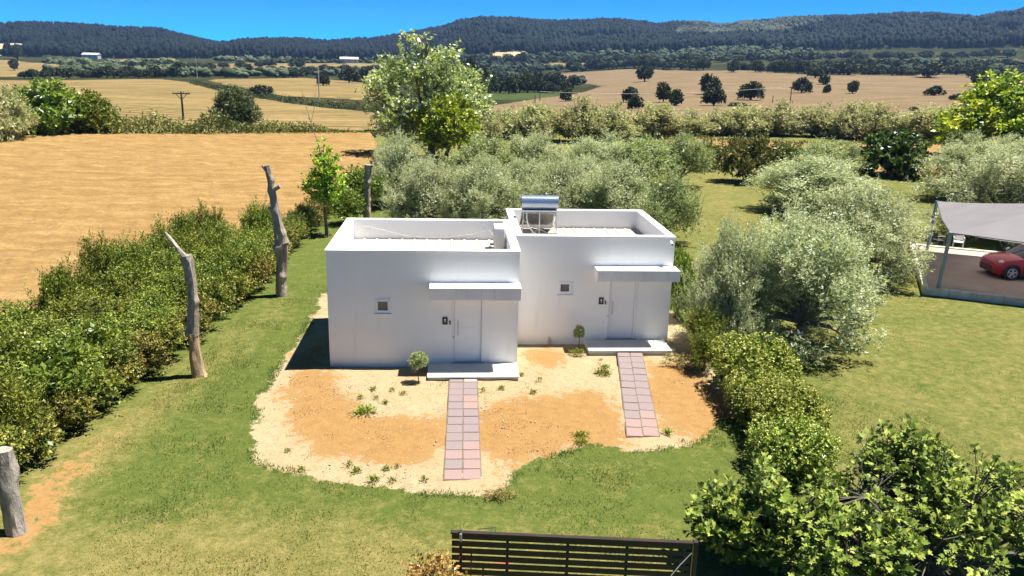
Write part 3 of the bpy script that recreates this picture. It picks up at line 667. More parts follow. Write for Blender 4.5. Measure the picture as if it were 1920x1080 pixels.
# ------------------------------------------------------------------ carport
UX, VX = Vector((.895, -.447, 0)), Vector((.447, .895, 0)); O0 = Vector((22.47, 7.74, 0))
def carport():
    slabm = basic('carport_concrete', (.30, .225, .165), (.42, .335, .26), .5, .9, bmp=.004, bscale=12)
    kerbm = basic('kerb_concrete', (.42, .385, .33), (.64, .60, .53), 2.2, .9, bmp=.006, bscale=10)
    t = bpy.data.objects.new('carport_floor', None); t.location = O0; t.rotation_euler = (0, 0, math.atan2(-.447, .895)); link(t)
    tag(t, 'raised brown concrete floor of the carport', kind='structure')
    W_, D_ = 9.5, 9.75
    for i in range(2):
        for j in range(2):
            b = MB(); b.box(.22+i*4.6+.006, .22+(i+1)*4.6-.006, .22+j*4.6+.006, .22+(j+1)*4.6-.006, -.1, .2+.001*(i+j)); b.build('concrete_slab', slabm, t)
    k = 0
    while k < 10:
        b = MB(); b.box(k*.95+.004, k*.95+.946, 0, .21, -.1, .31+.004*(k % 2), .015); b.build('kerb_block', kerbm, t); k += 1
    k = 0
    while k < 10:
        b = MB(); b.box(0, .21, .215+k*.95+.004, .215+k*.95+.946, -.1, .31+.003*(k % 2), .015); b.build('kerb_block', kerbm, t); k += 1
    b = MB(); b.box(.22, 9.4, 9.42, 9.64, -.1, .27, .015); b.build('kerb_block', kerbm, t)
    # tent
    c = thing('carport_canopy', 'grey fabric carport canopy on blue-grey leaning posts above the red car', 'canopy', O0, math.atan2(-.447, .895))
    fab = basic('grey_fabric', (.255, .24, .265), (.30, .285, .31), .8, .8, bmp=.01, bscale=3)
    fm, fnt, fbs, fo = fab, fab.node_tree, fab.node_tree.nodes['Principled BSDF'], fab.node_tree.nodes['Material Output']
    tl = fnt.nodes.new('ShaderNodeBsdfTranslucent'); tl.inputs[0].default_value = (.36, .33, .36, 1); ms = fnt.nodes.new('ShaderNodeMixShader'); ms.inputs[0].default_value = .5
    fnt.links.new(fbs.outputs[0], ms.inputs[1]); fnt.links.new(tl.outputs[0], ms.inputs[2]); fnt.links.new(ms.outputs[0], fo.inputs['Surface'])
    # corners in local coords
    A, B_, C_, D2 = Vector((.65, .25, 2.58)), Vector((.85, 8.75, 2.62)), Vector((9.3, 8.75, 2.62)), Vector((9.3, .25, 2.58))
    T = Vector((5.0, 4.4, 3.55))
    v = []; f = []
    def tri(P, Q, Rr, n=8):
        base = len(v); idx = {}
        for i in range(n+1):
            for j in range(n+1-i):
                a, b2 = i/n, j/n; c3 = 1-a-b2; q = P*a+Q*b2+Rr*c3
                sag = (a*b2+b2*c3+a*c3)*.28 + (.55*a*b2)
                idx[i, j] = len(v); v.append(q-Vector((0, 0, sag)))
        for i in range(n):
            for j in range(n-i):
                f.append((idx[i, j], idx[i+1, j], idx[i, j+1]))
                if i+j < n-1: f.append((idx[i+1, j], idx[i+1, j+1], idx[i, j+1]))
    for P, Q in ((B_, A), (A, D2), (D2, C_), (C_, B_)):
        v.clear(); f.clear(); tri(P, Q, T)
        me = bpy.data.meshes.new('fabric_panel'); me.from_pydata([tuple(q) for q in v], [], f); me.materials.append(fab); me.polygons.foreach_set('use_smooth', [True]*len(f)); me.update()
        o = ob('fabric_panel', me, c); pass
    # edge webbing
    post = basic('post_bluegrey', (.22, .27, .33), (.28, .33, .39), 4, .5, .2)
    for P, Q in ((A, B_), (A, D2), (B_, C_)):
        b = MB(); b.tube([P, (P+Q)/2-Vector((0, 0, .205)), Q], .022, 6); b.build('edge_webbing', basic('webbing', (.10, .10, .11), None, 3, .8), c)
    for P, foot in ((A, (.55, .32, .2)), (B_, (.75, 8.55, .2)), (C_, (9.2, 8.6, .2)), (D2, (9.2, .35, .2))):
        b = MB(); b.tube([foot, P+Vector((0, 0, .03))], .075, 12); q = b.build('post', post, c, smooth=True)
        b = MB(); b.box(foot[0]-.14, foot[0]+.14, foot[1]-.1, foot[1]+.14, .202, .222, .004); b.build('base_plate', GALV, q)
    b = MB(); b.tube([(5.0, 4.4, 2.6), T-Vector((0, 0, .03))], .05, 10); b.build('mast', post, c)
    for e in (A, C_, B_, D2):
        b = MB(); b.tube([e-Vector((0, 0, .1)), T-Vector((0, 0, .95))], .03, 8); b.build('strut', post, c)
carport()

# ------------------------------------------------------------------ car and chairs
def car():
    t = thing('red_car', 'red hatchback car with white roof parked under the grey canopy', 'car', (28.55, 10.05, .205), math.atan2(.074, -.997))
    red = basic('car_red', (.36, .012, .016), (.32, .010, .014), 1, .22, spec=.6)
    ST = [(1.85, .28, .56, .52), (1.80, .22, .66, .64), (1.66, .19, .76, .75), (1.40, .18, .86, .81), (1.0, .18, .92, .83), (.6, .18, .96, .84), (0, .18, .96, .84), (-.6, .18, .97, .84), (-1.2, .18, .97, .835), (-1.6, .2, .95, .80), (-1.78, .25, .88, .72), (-1.85, .3, .78, .6)]
    v = []; f = []; m_ = 13
    for x, zb, zt_, hw in ST:
        h = zt_-zb
        half = [(hw*.88, zb), (hw*.97, zb+.10), (hw, zb+h*.45), (hw*.985, zb+h*.72), (hw*.92, zt_-.04), (hw*.6, zt_+.01), (0, zt_+.025)]
        v += [(x, y, z) for y, z in half] + [(x, -y, z) for y, z in half[-2::-1]]
    for i in range(len(ST)-1):
        for k in range(m_-1): f.append((i*m_+k, i*m_+k+1, (i+1)*m_+k+1, (i+1)*m_+k))
        f.append((i*m_+m_-1, i*m_, (i+1)*m_, (i+1)*m_+m_-1))
    f.append(tuple(range(m_-1, -1, -1))); f.append(tuple((len(ST)-1)*m_+k for k in range(m_)))
    b = MB().add(v, f); body = b.build('body', red, t, smooth=True)
    def loop(x0, x1, hw, z, r, n=6):
        o = []
        for cx, cy, a0 in ((x1-r, hw-r, 0), (x0+r, hw-r, 90), (x0+r, -hw+r, 180), (x1-r, -hw+r, 270)):
            for k in range(n+1): a = R(a0+90*k/n); o.append((cx+r*math.cos(a), cy+r*math.sin(a), z))
        return o
    L0, L1, L2, L3 = loop(-1.62, .78, .76, .95, .3), loop(-1.40, .22, .64, 1.34, .22), loop(-1.36, .16, .60, 1.39, .2), loop(-1.1, -.1, .4, 1.42, .15)
    n = len(L0)
    MB().add(L0+L1, [(i, (i+1) % n, n+(i+1) % n, n+i) for i in range(n)]).build('window_band', CARGLASS, t, smooth=True)
    roofm = basic('car_roof_white', (.72, .70, .65), (.68, .66, .62), 1, .25)
    MB().add(L1+L2+L3, [(i, (i+1) % n, n+(i+1) % n, n+i) for i in range(n)]+[(n+i, n+(i+1) % n, 2*n+(i+1) % n, 2*n+i) for i in range(n)]+[tuple(2*n+i for i in range(n))]).build('roof', roofm, t, smooth=True)
    for x0, x1 in ((.62, .14), (-.38, -.36), (-1.42, -1.26)):
        for s in (-1, 1):
            MB().tube([(x0, s*.755, .95), (x1, s*.645, 1.34)], .03, 6).build('pillar', BLACKP, t)
    for x in (1.22, -1.2):
        for s in (-1, 1):
            y = s*.76
            a = MB(); pts = [(x+.37*math.cos(R(k)), s*.845, .30+.37*math.sin(R(k))) for k in range(-15, 196, 15)]; a.tube(pts, .035, 6); a.build('wheel_arch', BLACKP, body)
            wl = MB(); wl.tube([(x, y-.1, .31), (x, y-.09, .31), (x, y+.09, .31), (x, y+.1, .31)], [.27, .31, .31, .27], 26); wh = wl.build('wheel', RUBBER, t, smooth=True)
            rm = MB(); yy = y+s*.102
            rm.tube([(x, yy, .31), (x, yy+s*.006, .31)], .205, 24)
            rm.build('rim_disc', BLACKP, wh)
            sp = MB()
            for k in range(5):
                an = R(72*k+18); sp.tube([(x, yy+s*.016, .31), (x+.185*math.cos(an), yy+s*.012, .31+.185*math.sin(an))], [.05, .03], 6)
            pts = [(x+.195*math.cos(R(k)), yy+s*.01, .31+.195*math.sin(R(k))) for k in range(0, 361, 15)]; sp.tube(pts, .018, 6, cap=False)
            sp.build('rim', basic('alloy', (.55, .55, .56), (.48, .48, .5), 4, .3, .8), wh)
    for s in (-1, 1):
        h = MB(); c = Vector((1.60, s*.60, .72)); d = Vector((.72, s*.38, .5)).normalized(); h.tube([c-d*.03, c+d*.045, c+d*.06], [.115, .105, .06], 18); hl = h.build('headlight', basic('lamp_glass', (.62, .64, .66), (.55, .57, .6), 8, .1), t, smooth=True)
        h = MB(); c = Vector((1.76, s*.52, .40)); h.tube([c, c+Vector((.06, s*.02, 0))], .05, 12); h.build('fog_lamp', basic('lamp_glass', (.6, .6, .6)), t)
        h = MB(); h.box(.42, .58, s*.86-.07 if s < 0 else .82, s*.82 if s < 0 else .96, .94, 1.07, .03); h.build('mirror', WHITEP, t)
        h = MB(); y = s*.842
        h.box(-.55, -.40, min(y, y+s*.02), max(y, y+s*.02), .76, .79); h.build('door_handle', STEEL, t)
        h = MB(); h.box(.56, .57, min(y-s*.01, y+s*.004), max(y-s*.01, y+s*.004), .3, .9); h.box(-.62, -.61, min(y-s*.01, y+s*.004), max(y-s*.01, y+s*.004), .3, .9); h.build('door_gap', BLACKP, body)
        h = MB(); h.box(-.82, .84, min(y-s*.06, y+s*.008), max(y-s*.06, y+s*.008), .17, .27, .01); h.build('sill_trim', BLACKP, t)
        h = MB(); c = Vector((.72, s*.842, .70)); h.tube([c, c+Vector((0, s*.01, 0))], .03, 8); h.build('side_repeater', YELP, t)
    h = MB(); h.box(1.70, 1.855, -.5, .5, .26, .36, .02); h.build('front_bumper', BLACKP, t)
    h = MB(); h.box(1.78, 1.86, -.42, .42, .40, .56, .03); h.build('grille', BLACKP, t)
car()
def chair(label, mat, lm, loc, rz):
    t = thing('garden_chair', label, 'chair', loc, rz, 'chairs under the carport canopy')
    b = MB(); b.box(-.23, .23, -.23, .23, .42, .455, .012); b.build('seat', mat, t)
    b = MB(); b.add([(-.22, -.21, .50), (.22, -.21, .50), (.2, -.30, .90), (-.2, -.30, .90), (-.22, -.18, .50), (.22, -.18, .50), (.2, -.27, .90), (-.2, -.27, .90)], [(0, 1, 2, 3), (7, 6, 5, 4), (0, 4, 5, 1), (1, 5, 6, 2), (2, 6, 7, 3), (3, 7, 4, 0)]); b.build('backrest', mat, t)
    for sx in (-1, 1):
        b = MB(); b.tube([(sx*.21, .20, .42), (sx*.24, .25, 0)], .018, 6); b.build('leg', lm, t)
        b = MB(); b.tube([(sx*.21, -.24, .9), (sx*.21, -.2, .44), (sx*.24, -.27, 0)], .018, 6); b.build('leg', lm, t)
        b = MB(); b.tube([(sx*.235, -.23, .66), (sx*.245, .2, .66), (sx*.225, .21, .43)], .018, 6); b.build('armrest', lm, t)
chair('black chair facing sideways between the two near carport posts', basic('black_mesh', (.03, .03, .035), (.04, .04, .045), 5, .6), basic('grey_leg', (.2, .21, .23), None, 5, .4, .5), (28.3, 16.4, .0), R(-80))
chair('white plastic chair just right of the front carport post', WHITEP, WHITEP, (29.15, 16.0, .0), R(150))

# ------------------------------------------------------------------ leaf cloud generators
def rot_perp(d, g):
    r = g.normal(size=d.shape); p = np.cross(d, r); return p/(np.linalg.norm(p, axis=-1, keepdims=True)+1e-9)
def nrm(a): return a/(np.linalg.norm(a, axis=-1, keepdims=True)+1e-9)
def leaf_quads(P, D, L, W, g, up=.6, tint=None):
    """rhombic folded leaves: base P, direction D"""
    n = len(P); L = np.broadcast_to(L, n)[:, None]; W = np.broadcast_to(W, n)[:, None]
    nor = nrm(rot_perp(D, g)*1.0 + np.array([0, 0, up])); s = nrm(np.cross(D, nor)); nn = np.cross(s, D)
    V = np.stack([P, P+D*L*.45+s*W*.5+nn*L*.05, P+D*L, P+D*L*.45-s*W*.5+nn*L*.05], 1).reshape(-1, 3)
    F = np.arange(4*n).reshape(n, 4)
    return V, F, np.repeat(tint if tint is not None else g.uniform(0, 1, n), 4)
def crown_mesh(name, mat, seed, lobes, twigs, per, L, W, tl, up=.35, spread=1.0, rnd=.5, droop=0., filler=0, fl=.25, inner=.6, gap=-.35, gscale=2.2, bottom=-.75, zmin=.05, leaf_up=.6, jit=.25, fsz=.5, spray=None):
    g = np.random.default_rng(seed); lob = np.array(lobes, float)      # x y z r squash
    wts = lob[:, 3]**2; wts /= wts.sum()
    O, OD = [], []; need = twigs
    while need > 0:
        k = g.choice(len(lob), need*4, p=wts); d = nrm(g.normal(size=(len(k), 3)))
        r = inner+(1-inner)*g.uniform(0, 1, len(k))**.45
        c = lob[k, :3]; p = c + d*(lob[k, 3]*r)[:, None]*np.stack([np.ones(len(k)), np.ones(len(k)), lob[k, 4]], 1)
        ok = (d[:, 2] > bottom) & (p[:, 2] > zmin) & (wav(p, gscale, seed % 5) + .35*wav(p, gscale*2.7, seed % 4+1) > gap)
        for j in range(len(lob)):
            q = (p-lob[j, :3])/np.array([1, 1, lob[j, 4]]); ok &= ~((np.linalg.norm(q, axis=1) < lob[j, 3]*.55) & (k != j))
        p, d = p[ok][:need], d[ok][:need]; O.append(p); OD.append(d); need -= len(p)
    O, OD = np.concatenate(O), np.concatenate(OD); T = len(O)
    tws = None
    if spray:                                   # twigs gathered into plumes
        m_, sl, sr = spray; c = O[g.choice(T, m_, replace=False)] if m_ < T else O; ix = g.choice(T, m_, replace=False) if m_ < T else np.arange(T)
        c, ax = O[ix], nrm(OD[ix]*.8 + np.array([0, 0, up*1.3]) + g.normal(size=(m_, 3))*.3)
        k = g.integers(0, m_, T); u = g.uniform(0, 1, T); size = g.uniform(.6, 1.35, m_)[k]
        O = c[k] + ax[k]*((u-.55)*sl*size)[:, None] + g.normal(size=(T, 3))*(sr*size*(1.15-u*.75))[:, None]
        O[:, 2] = np.maximum(O[:, 2], zmin); OD = nrm(ax[k]*1.0 + nrm(O-c[k])*.5); tws = g.normal(0, 1, m_)[k]
    TD = nrm(OD*spread + np.array([0, 0, up]) + g.normal(size=(T, 3))*rnd)
    tt = (np.arange(per)+.5)/per; ln = tl*g.uniform(.55, 1.3, T)
    P = O[:, None] + TD[:, None]*(tt[None, :, None]*ln[:, None, None]) - np.array([0, 0, 1])*(droop*(tt**2)[None, :, None]*ln[:, None, None])
    P = P + g.normal(size=P.shape)*tl*.04
    D = np.broadcast_to(TD[:, None], P.shape); pr = rot_perp(D, g)
    D = nrm(D*g.uniform(.3, .9, P.shape[:2])[..., None] + pr*.85 - np.array([0, 0, droop*.6]))
    tw = (g.normal(0, 1, T) if tws is None else .55*g.normal(0, 1, T)+.8*tws)[:, None]; ti = np.clip(.45+.2*tw+jit*g.normal(size=(T, per)), 0, 1)
    n = T*per; sz = g.uniform(.7, 1.25, n)
    V, F, tn = leaf_quads(P.reshape(-1, 3), D.reshape(-1, 3), L*sz, W*sz, g, leaf_up, ti.ravel())
    if filler:
        k = g.choice(len(lob), filler, p=wts); d = nrm(g.normal(size=(filler, 3))); r = g.uniform(.15, 1, filler)**.5*.82
        p = lob[k, :3]+d*(lob[k, 3]*r)[:, None]*np.stack([np.ones(filler), np.ones(filler), lob[k, 4]], 1)
        p[:, 2] = np.maximum(p[:, 2], zmin)
        V2, F2, t2 = leaf_quads(p, nrm(g.normal(size=(filler, 3))), fl, fl*fsz, g, .2, np.clip(g.normal(.2, .12, filler), 0, 1))  # inner leaves get dark tints, painting the shade of the crown gaps
        F = np.concatenate([F, F2+len(V)]); V = np.concatenate([V, V2]); tn = np.concatenate([tn, t2])
    return npmesh(name, V, F, mat, dict(tint=tn))
def dome(seed, n, w, h, z0, r0, r1, top=.0, squash=.85):
    """lobes of a spreading crown: w wide, from z0 up to h"""
    g = np.random.default_rng(seed); out = []
    for i in range(n):
        a = 2*math.pi*(i/n)*1.618*2+g.uniform(-.4, .4); f = math.sqrt((i+.6)/n); r = g.uniform(r0, r1)
        rad = (w/2-r*.9)*f; z = z0+r*.8+(h-z0-2*r*.85)*(1-f**2.2*g.uniform(.75, 1.0))
        out.append((rad*math.cos(a), rad*math.sin(a), z, r, squash))
    out.append((0, 0, (z0+h)/2, min(w, h)*.3, .9))
    return out
BARK = basic('bark', (.13, .105, .08), (.22, .185, .145), 7, .95, bmp=.02)
BARKD = basic('bark_dark', (.07, .055, .042), (.12, .095, .075), 7, .95, bmp=.02)
def trunk_mesh(name, lobes, r, fork, mat=None, seed=1, stems=1, base_spread=.0):
    rr = random.Random(seed); m = MB(); top = Vector((rr.uniform(-.1, .1), rr.uniform(-.1, .1), fork))
    for s in range(stems):
        b = Vector((rr.uniform(-1, 1)*base_spread, rr.uniform(-1, 1)*base_spread, -.08))
        m.tube([b, b+(top-b)*.12+Vector((0, 0, .02)), b+(top-b)*.55+Vector((rr.uniform(-.08, .08), rr.uniform(-.08, .08), 0))*r*5, top], [r*1.5, r*1.1, r*.92, r*.8], 9)
    for lx, ly, lz, lr, q in lobes:
        e = Vector((lx, ly, lz)); mid = top+(e-top)*.5+Vector((rr.uniform(-.15, .15), rr.uniform(-.15, .15), rr.uniform(0, .2)))*lr
        m.tube([top-Vector((0, 0, fork*.1)), mid, e], [r*.6, r*.4, r*.12], 6)
        for k in range(3):
            d = Vector((rr.uniform(-1, 1), rr.uniform(-1, 1), rr.uniform(-.2, 1))).normalized()
            m.tube([mid+(e-mid)*rr.uniform(.2, .9), e+d*lr*.85], [r*.2, r*.05], 4)
    return m.mesh(name, mat or BARK, True)

OLIVE = leafmat('olive_leaf', [(0.15, 0.172, 0.08), (0.277, 0.298, 0.149), (0.457, 0.462, 0.276), (0.683, 0.66, 0.455)], (.50, .52, .40), .32, .55, .25)
OLIVED = leafmat('olive_leaf_green', [(0.108, 0.143, 0.042), (0.204, 0.255, 0.074), (0.337, 0.381, 0.131), (0.505, 0.531, 0.224)], (.38, .42, .26), .3, .5, .4)
OLROW = leafmat('olive_row_leaf', [(0.161, 0.163, 0.066), (0.299, 0.287, 0.133), (0.461, 0.42, 0.198), (0.611, 0.545, 0.308)], (.42, .42, .25), .3, .55, .3)
HEDA = leafmat('hedge_leaf', [(0.053, 0.073, 0.011), (0.121, 0.154, 0.022), (0.206, 0.241, 0.034), (0.336, 0.345, 0.052)], None, .22, .5, .22)
HEDB = leafmat('glossy_hedge_leaf', [(0.057, 0.076, 0.012), (0.146, 0.174, 0.029), (0.279, 0.272, 0.052), (0.442, 0.354, 0.104)], None, .2, .42, .25)
HEDC = leafmat('lime_hedge_leaf', [(0.059, 0.091, 0.012), (0.13, 0.182, 0.024), (0.212, 0.263, 0.036), (0.306, 0.334, 0.057)], None, .25, .4, .4)
HEDD = leafmat('bronze_hedge_leaf', [(0.082, 0.061, 0.021), (0.18, 0.139, 0.034), (0.311, 0.259, 0.064), (0.459, 0.363, 0.115)], None, .2, .45, .25)
CLIPM = leafmat('clipped_leaf', [(0.077, 0.108, 0.014), (0.188, 0.249, 0.035), (0.351, 0.39, 0.07), (0.658, 0.65, 0.19)], None, .15, .42, .25)
POPM = leafmat('poplar_leaf', [(0.103, 0.158, 0.022), (0.243, 0.35, 0.054), (0.446, 0.571, 0.105), (0.691, 0.75, 0.24)], (.48, .52, .38), .25, .35, .5)
LIMEM = leafmat('lime_leaf', [(0.11, 0.16, 0.012), (0.207, 0.274, 0.02), (0.331, 0.388, 0.035), (0.442, 0.479, 0.06)], None, .3, .4, .4)
BRITM = leafmat('bright_leaf', [(0.077, 0.131, 0.01), (0.196, 0.297, 0.018), (0.392, 0.49, 0.03), (0.652, 0.665, 0.06)], None, .3, .4, .4)
FIGM = leafmat('fig_leaf', [(0.066, 0.101, 0.015), (0.138, 0.195, 0.028), (0.236, 0.305, 0.045), (0.392, 0.425, 0.084)], (.13, .165, .075), .25, .55, .25)
FIGD = leafmat('fig_leaf_dark', [(0.029, 0.055, 0.012), (0.058, 0.104, 0.02), (0.098, 0.156, 0.03), (0.156, 0.208, 0.05)], None, .2, .4, .45)
ROUNDM = leafmat('round_leaf', [(.045, .06, .022), (.085, .11, .042), (.14, .17, .075), (.20, .23, .12)], None, .25, .5, .3)
OAKM = leafmat('oak_leaf', [(0.015, 0.024, 0.01), (0.036, 0.046, 0.018), (0.063, 0.075, 0.027), (0.097, 0.111, 0.042)], None, .1, .6, .2)
PINEM = leafmat('shaded_pine_leaf', [(0.002, 0.003, 0.005), (0.004, 0.006, 0.006), (0.005, 0.011, 0.009), (0.009, 0.014, 0.012)], None, 0, .8, .1)  # near-black greens: cloud shade over the hills is put into the leaf colour
SCRUBM = leafmat('scrub_leaf', [(0.06, 0.072, 0.02), (0.12, 0.138, 0.03), (0.204, 0.204, 0.055), (0.312, 0.264, 0.1)], None, .2, .5, .3)
PHOTM = leafmat('photinia_leaf', [(0.125, 0.069, 0.025), (0.275, 0.147, 0.045), (0.425, 0.215, 0.075), (0.525, 0.264, 0.119)], None, .2, .32, .5)

KIND = {}
def kind(key, trunk, *crowns): KIND[key] = (list(crowns), trunk)
for i in range(4):
    lb = dome(11+i, 13, 4.6, 4.0, .3, .66, 1.0)+[(1.62*math.cos(k*1.047+i), 1.62*math.sin(k*1.047+i), .62+.12*(k % 3), .62, .9) for k in range(6)]
    kind('olive%d' % i, trunk_mesh('trunk', lb, .17, .9, seed=i), crown_mesh('crown', OLIVE, 21+i, lb, 2700, 16, .095, .029, .46, .55, .9, .45, 0, 5200, .15, .62, -.35, 1.9, leaf_up=1.2, spray=(150, .75, .17)))
for i in range(2):
    lb = dome(31+i, 9, 4.6, 3.8, .3, .75, 1.1)
    kind('oliveg%d' % i, trunk_mesh('trunk', lb, .16, .8, seed=i+9), crown_mesh('crown', OLIVED, 41+i, lb, 1200, 15, .13, .042, .45, .5, .9, .5, 0, 4200, .17, .62, -.35, 2.1, leaf_up=1.1, spray=(130, .6, .18)))
for i in range(3):
    lb = dome(51+i, 8, 5, 4.2, .2, .9, 1.3)
    kind('olrow%d' % i, trunk_mesh('trunk', lb, .2, .8, seed=i), crown_mesh('crown', OLROW, 61+i, lb, 850, 9, .24, .085, .6, .5, 1, .5, 0, 1400, .5, .6, -.4, 1.6, leaf_up=1.2, spray=(110, .8, .24)))
for i in range(3):
    lb = dome(71+i, 7, 2.2, 2.0, .1, .42, .62)
    kind('hedge%d' % i, trunk_mesh('stem', lb, .05, .3, BARKD, i, 3, .15), crown_mesh('foliage', HEDA, 81+i, lb, 700, 11, .085, .036, .36, .5, 1, .55, 0, 1600, .14, .55, -.3, 2.6, leaf_up=1.1, spray=(75, .5, .11)))
for i in range(2):
    lb = dome(91+i, 6, 1.6, 1.4, .08, .34, .5)
    kind('glossy%d' % i, trunk_mesh('stem', lb, .035, .25, BARKD, i, 3, .12), crown_mesh('foliage', HEDB, 101+i, lb, 300, 11, .10, .052, .26, .5, 1, .55, .05, 500, .2, .62, -.45, 3.5, leaf_up=.9))
for i in range(2):
    lb = dome(111+i, 6, 2.0, 1.9, .1, .42, .58)
    kind('limeb%d' % i, trunk_mesh('stem', lb, .04, .3, BARKD, i, 3, .12), crown_mesh('foliage', HEDC, 121+i, lb, 480, 11, .09, .045, .32, .5, 1, .55, 0, 700, .22, .6, -.4, 3.2))
lb = dome(131, 6, 1.6, 1.4, .08, .34, .5)
kind('bronze', trunk_mesh('stem', lb, .035, .25, BARKD, 3, 3, .12), crown_mesh('foliage', HEDD, 132, lb, 300, 10, .09, .045, .28, .5, 1, .55, .05, 400, .2, .6, -.3, 3.5))
def clip_lobes(g): return [(x, y, z, .46, .95) for x in (-.32, .32) for y in (-.4, 0, .4) for z in (.48, 1.0)] + [(0, 0, 1.06, .52, .8)]
kind('clipped', trunk_mesh('stem', clip_lobes(0)[:6], .04, .3, BARKD, 4, 3, .2), crown_mesh('foliage', CLIPM, 141, clip_lobes(0), 2300, 7, .052, .034, .10, .4, 1, .7, 0, 2200, .15, .88, -.7, 3.5, leaf_up=.7))
lb = [(-.6, 0, 8.7, 1.0, 1.2), (-1.2, .3, 7.4, 1.5, 1), (.7, -.3, 7.2, 1.5, 1), (-2.6, 0, 5.9, 1.6, .9), (0, 0, 5.6, 2.0, 1), (2.1, .4, 5.7, 1.5, .9), (-3.6, .2, 4.4, 1.2, .9), (-1.6, -1.3, 3.8, 1.7, .9), (1.2, -1.2, 3.9, 1.7, .9), (2.7, 0, 4.2, 1.3, .9), (-2.3, .6, 2.5, 1.3, .8), (-.4, .5, 2.2, 1.3, .8), (1, 0, 2.6, 1.2, .9), (.4, 1.5, 4.8, 1.8, 1), (-.3, 0, 9.5, .6, 1.3)]
kind('poplar', trunk_mesh('trunk', lb, .3, 2.0, BARK, 5), crown_mesh('crown', POPM, 151, lb, 2300, 9, .21, .165, .6, .35, 1, .55, .1, 1300, .42, .55, -.3, 1.1, leaf_up=.8, spray=(250, 1.1, .36)))
lb = dome(161, 9, 4.4, 4.6, .8, .7, 1.05)
kind('limetree', trunk_mesh('trunk', lb, .16, 1.2, BARKD, 6), crown_mesh('crown', LIMEM, 162, lb, 600, 9, .22, .15, .5, .4, 1, .5, .1, 900, .35, .6, -.3, 1.6))
lb = dome(171, 15, 9, 7, .4, 1.2, 1.8)
kind('bright', trunk_mesh('trunk', lb, .3, 1.6, BARKD, 7), crown_mesh('crown', BRITM, 172, lb, 1500, 9, .34, .17, .75, .15, 1, .35, .45, 1800, .6, .7, -.15, 1.5, leaf_up=1.2, spray=(170, .7, .36)))
lb = dome(181, 8, 4.6, 3.0, .2, .6, .9)
kind('figfar', trunk_mesh('trunk', lb, .12, .5, BARKD, 8, 3, .3), crown_mesh('crown', FIGD, 182, lb, 520, 8, .25, .22, .45, .4, 1, .5, .15, 700, .4, .6, -.25, 1.8, leaf_up=1.0))
for i in range(3):
    lb = dome(191+i, 7, 6, 5.4, .3, 1.1, 1.6)
    kind('oak%d' % i, trunk_mesh('trunk', lb, .3, 1.0, BARKD, 9), crown_mesh('crown', OAKM, 201+i, lb, 280, 6, .55, .36, .7, .3, 1, .6, 0, 420, 1.1, .6, -.45, 1.0))
lb = dome(211, 8, 4.2, 4.6, .15, .8, 1.15)
kind('round', trunk_mesh('trunk', lb, .2, .8, BARKD, 10), crown_mesh('crown', ROUNDM, 212, lb, 1500, 9, .20, .075, .4, .5, 1, .45, 0, 1500, .5, .8, -.8, 1.8, leaf_up=1.0))
for i in range(2):
    lb = dome(221+i, 8, 5.0, 4.0, .1, .8, 1.25)
    kind('greenbush%d' % i, trunk_mesh('trunk', lb, .15, .6, BARKD, 11, 3, .5), crown_mesh('crown', HEDA if i else HEDC, 222+i, lb, 800, 9, .22, .13, .55, .45, 1, .5, .1, 1300, .45, .6, -.35, 1.6))
    lb = dome(231+i, 6, 4.2, 2.0, .05, .5, .8)
    kind('scrub%d' % i, trunk_mesh('stem', lb, .05, .3, BARKD, 12, 4, .4), crown_mesh('foliage', SCRUBM, 232+i, lb, 420, 9, .20, .09, .45, .5, 1, .6, 0, 500, .35, .5, -.15, 2.0))
lb = [(0, 0, 2.2, .45, 1), (.25, .1, 2.8, .5, 1), (-.28, -.1, 3.0, .5, 1), (.05, .1, 3.6, .48, 1.1), (.22, -.1, 4.2, .36, 1.2), (-.2, .1, 4.3, .3, 1.2), (0, 0, 4.9, .22, 1.8), (.35, 0, 3.5, .35, 1), (-.45, 0, 2.5, .4, 1)]
kind('young', trunk_mesh('trunk', lb, .075, 1.9, BARK, 13), crown_mesh('crown', BRITM, 242, lb, 330, 9, .14, .08, .34, .45, 1, .5, .1, 260, .25, .5, -.25, 2.5))
lb = [(0, 0, .63, .22, .9), (.1, .05, .66, .15, 1), (-.11, -.03, .62, .15, 1), (0, -.08, .55, .14, 1)]
kind('ball', trunk_mesh('trunk', [(0, 0, .58, .2, 1)], .018, .42, BARKD, 14), crown_mesh('crown', OLIVED, 252, lb, 260, 10, .05, .018, .10, .5, 1, .5, 0, 260, .09, .6, -.6, 8))
lb = dome(261, 6, 1.1, 1.6, .1, .26, .4)
kind('photinia', trunk_mesh('stem', lb, .025, .5, BARK, 15, 4, .1), crown_mesh('foliage', PHOTM, 262, lb, 300, 10, .09, .04, .34, .7, .9, .4, 0, 220, .12, .45, -.3, 3.5))
lb = dome(271, 5, 1.2, .5, .03, .16, .24)
kind('dryshrub', trunk_mesh('stem', lb, .015, .1, BARKD, 16, 5, .15), crown_mesh('foliage', HEDD, 272, lb, 170, 8, .06, .02, .18, .3, 1, .6, 0, 90, .1, .4, -.2, 5))

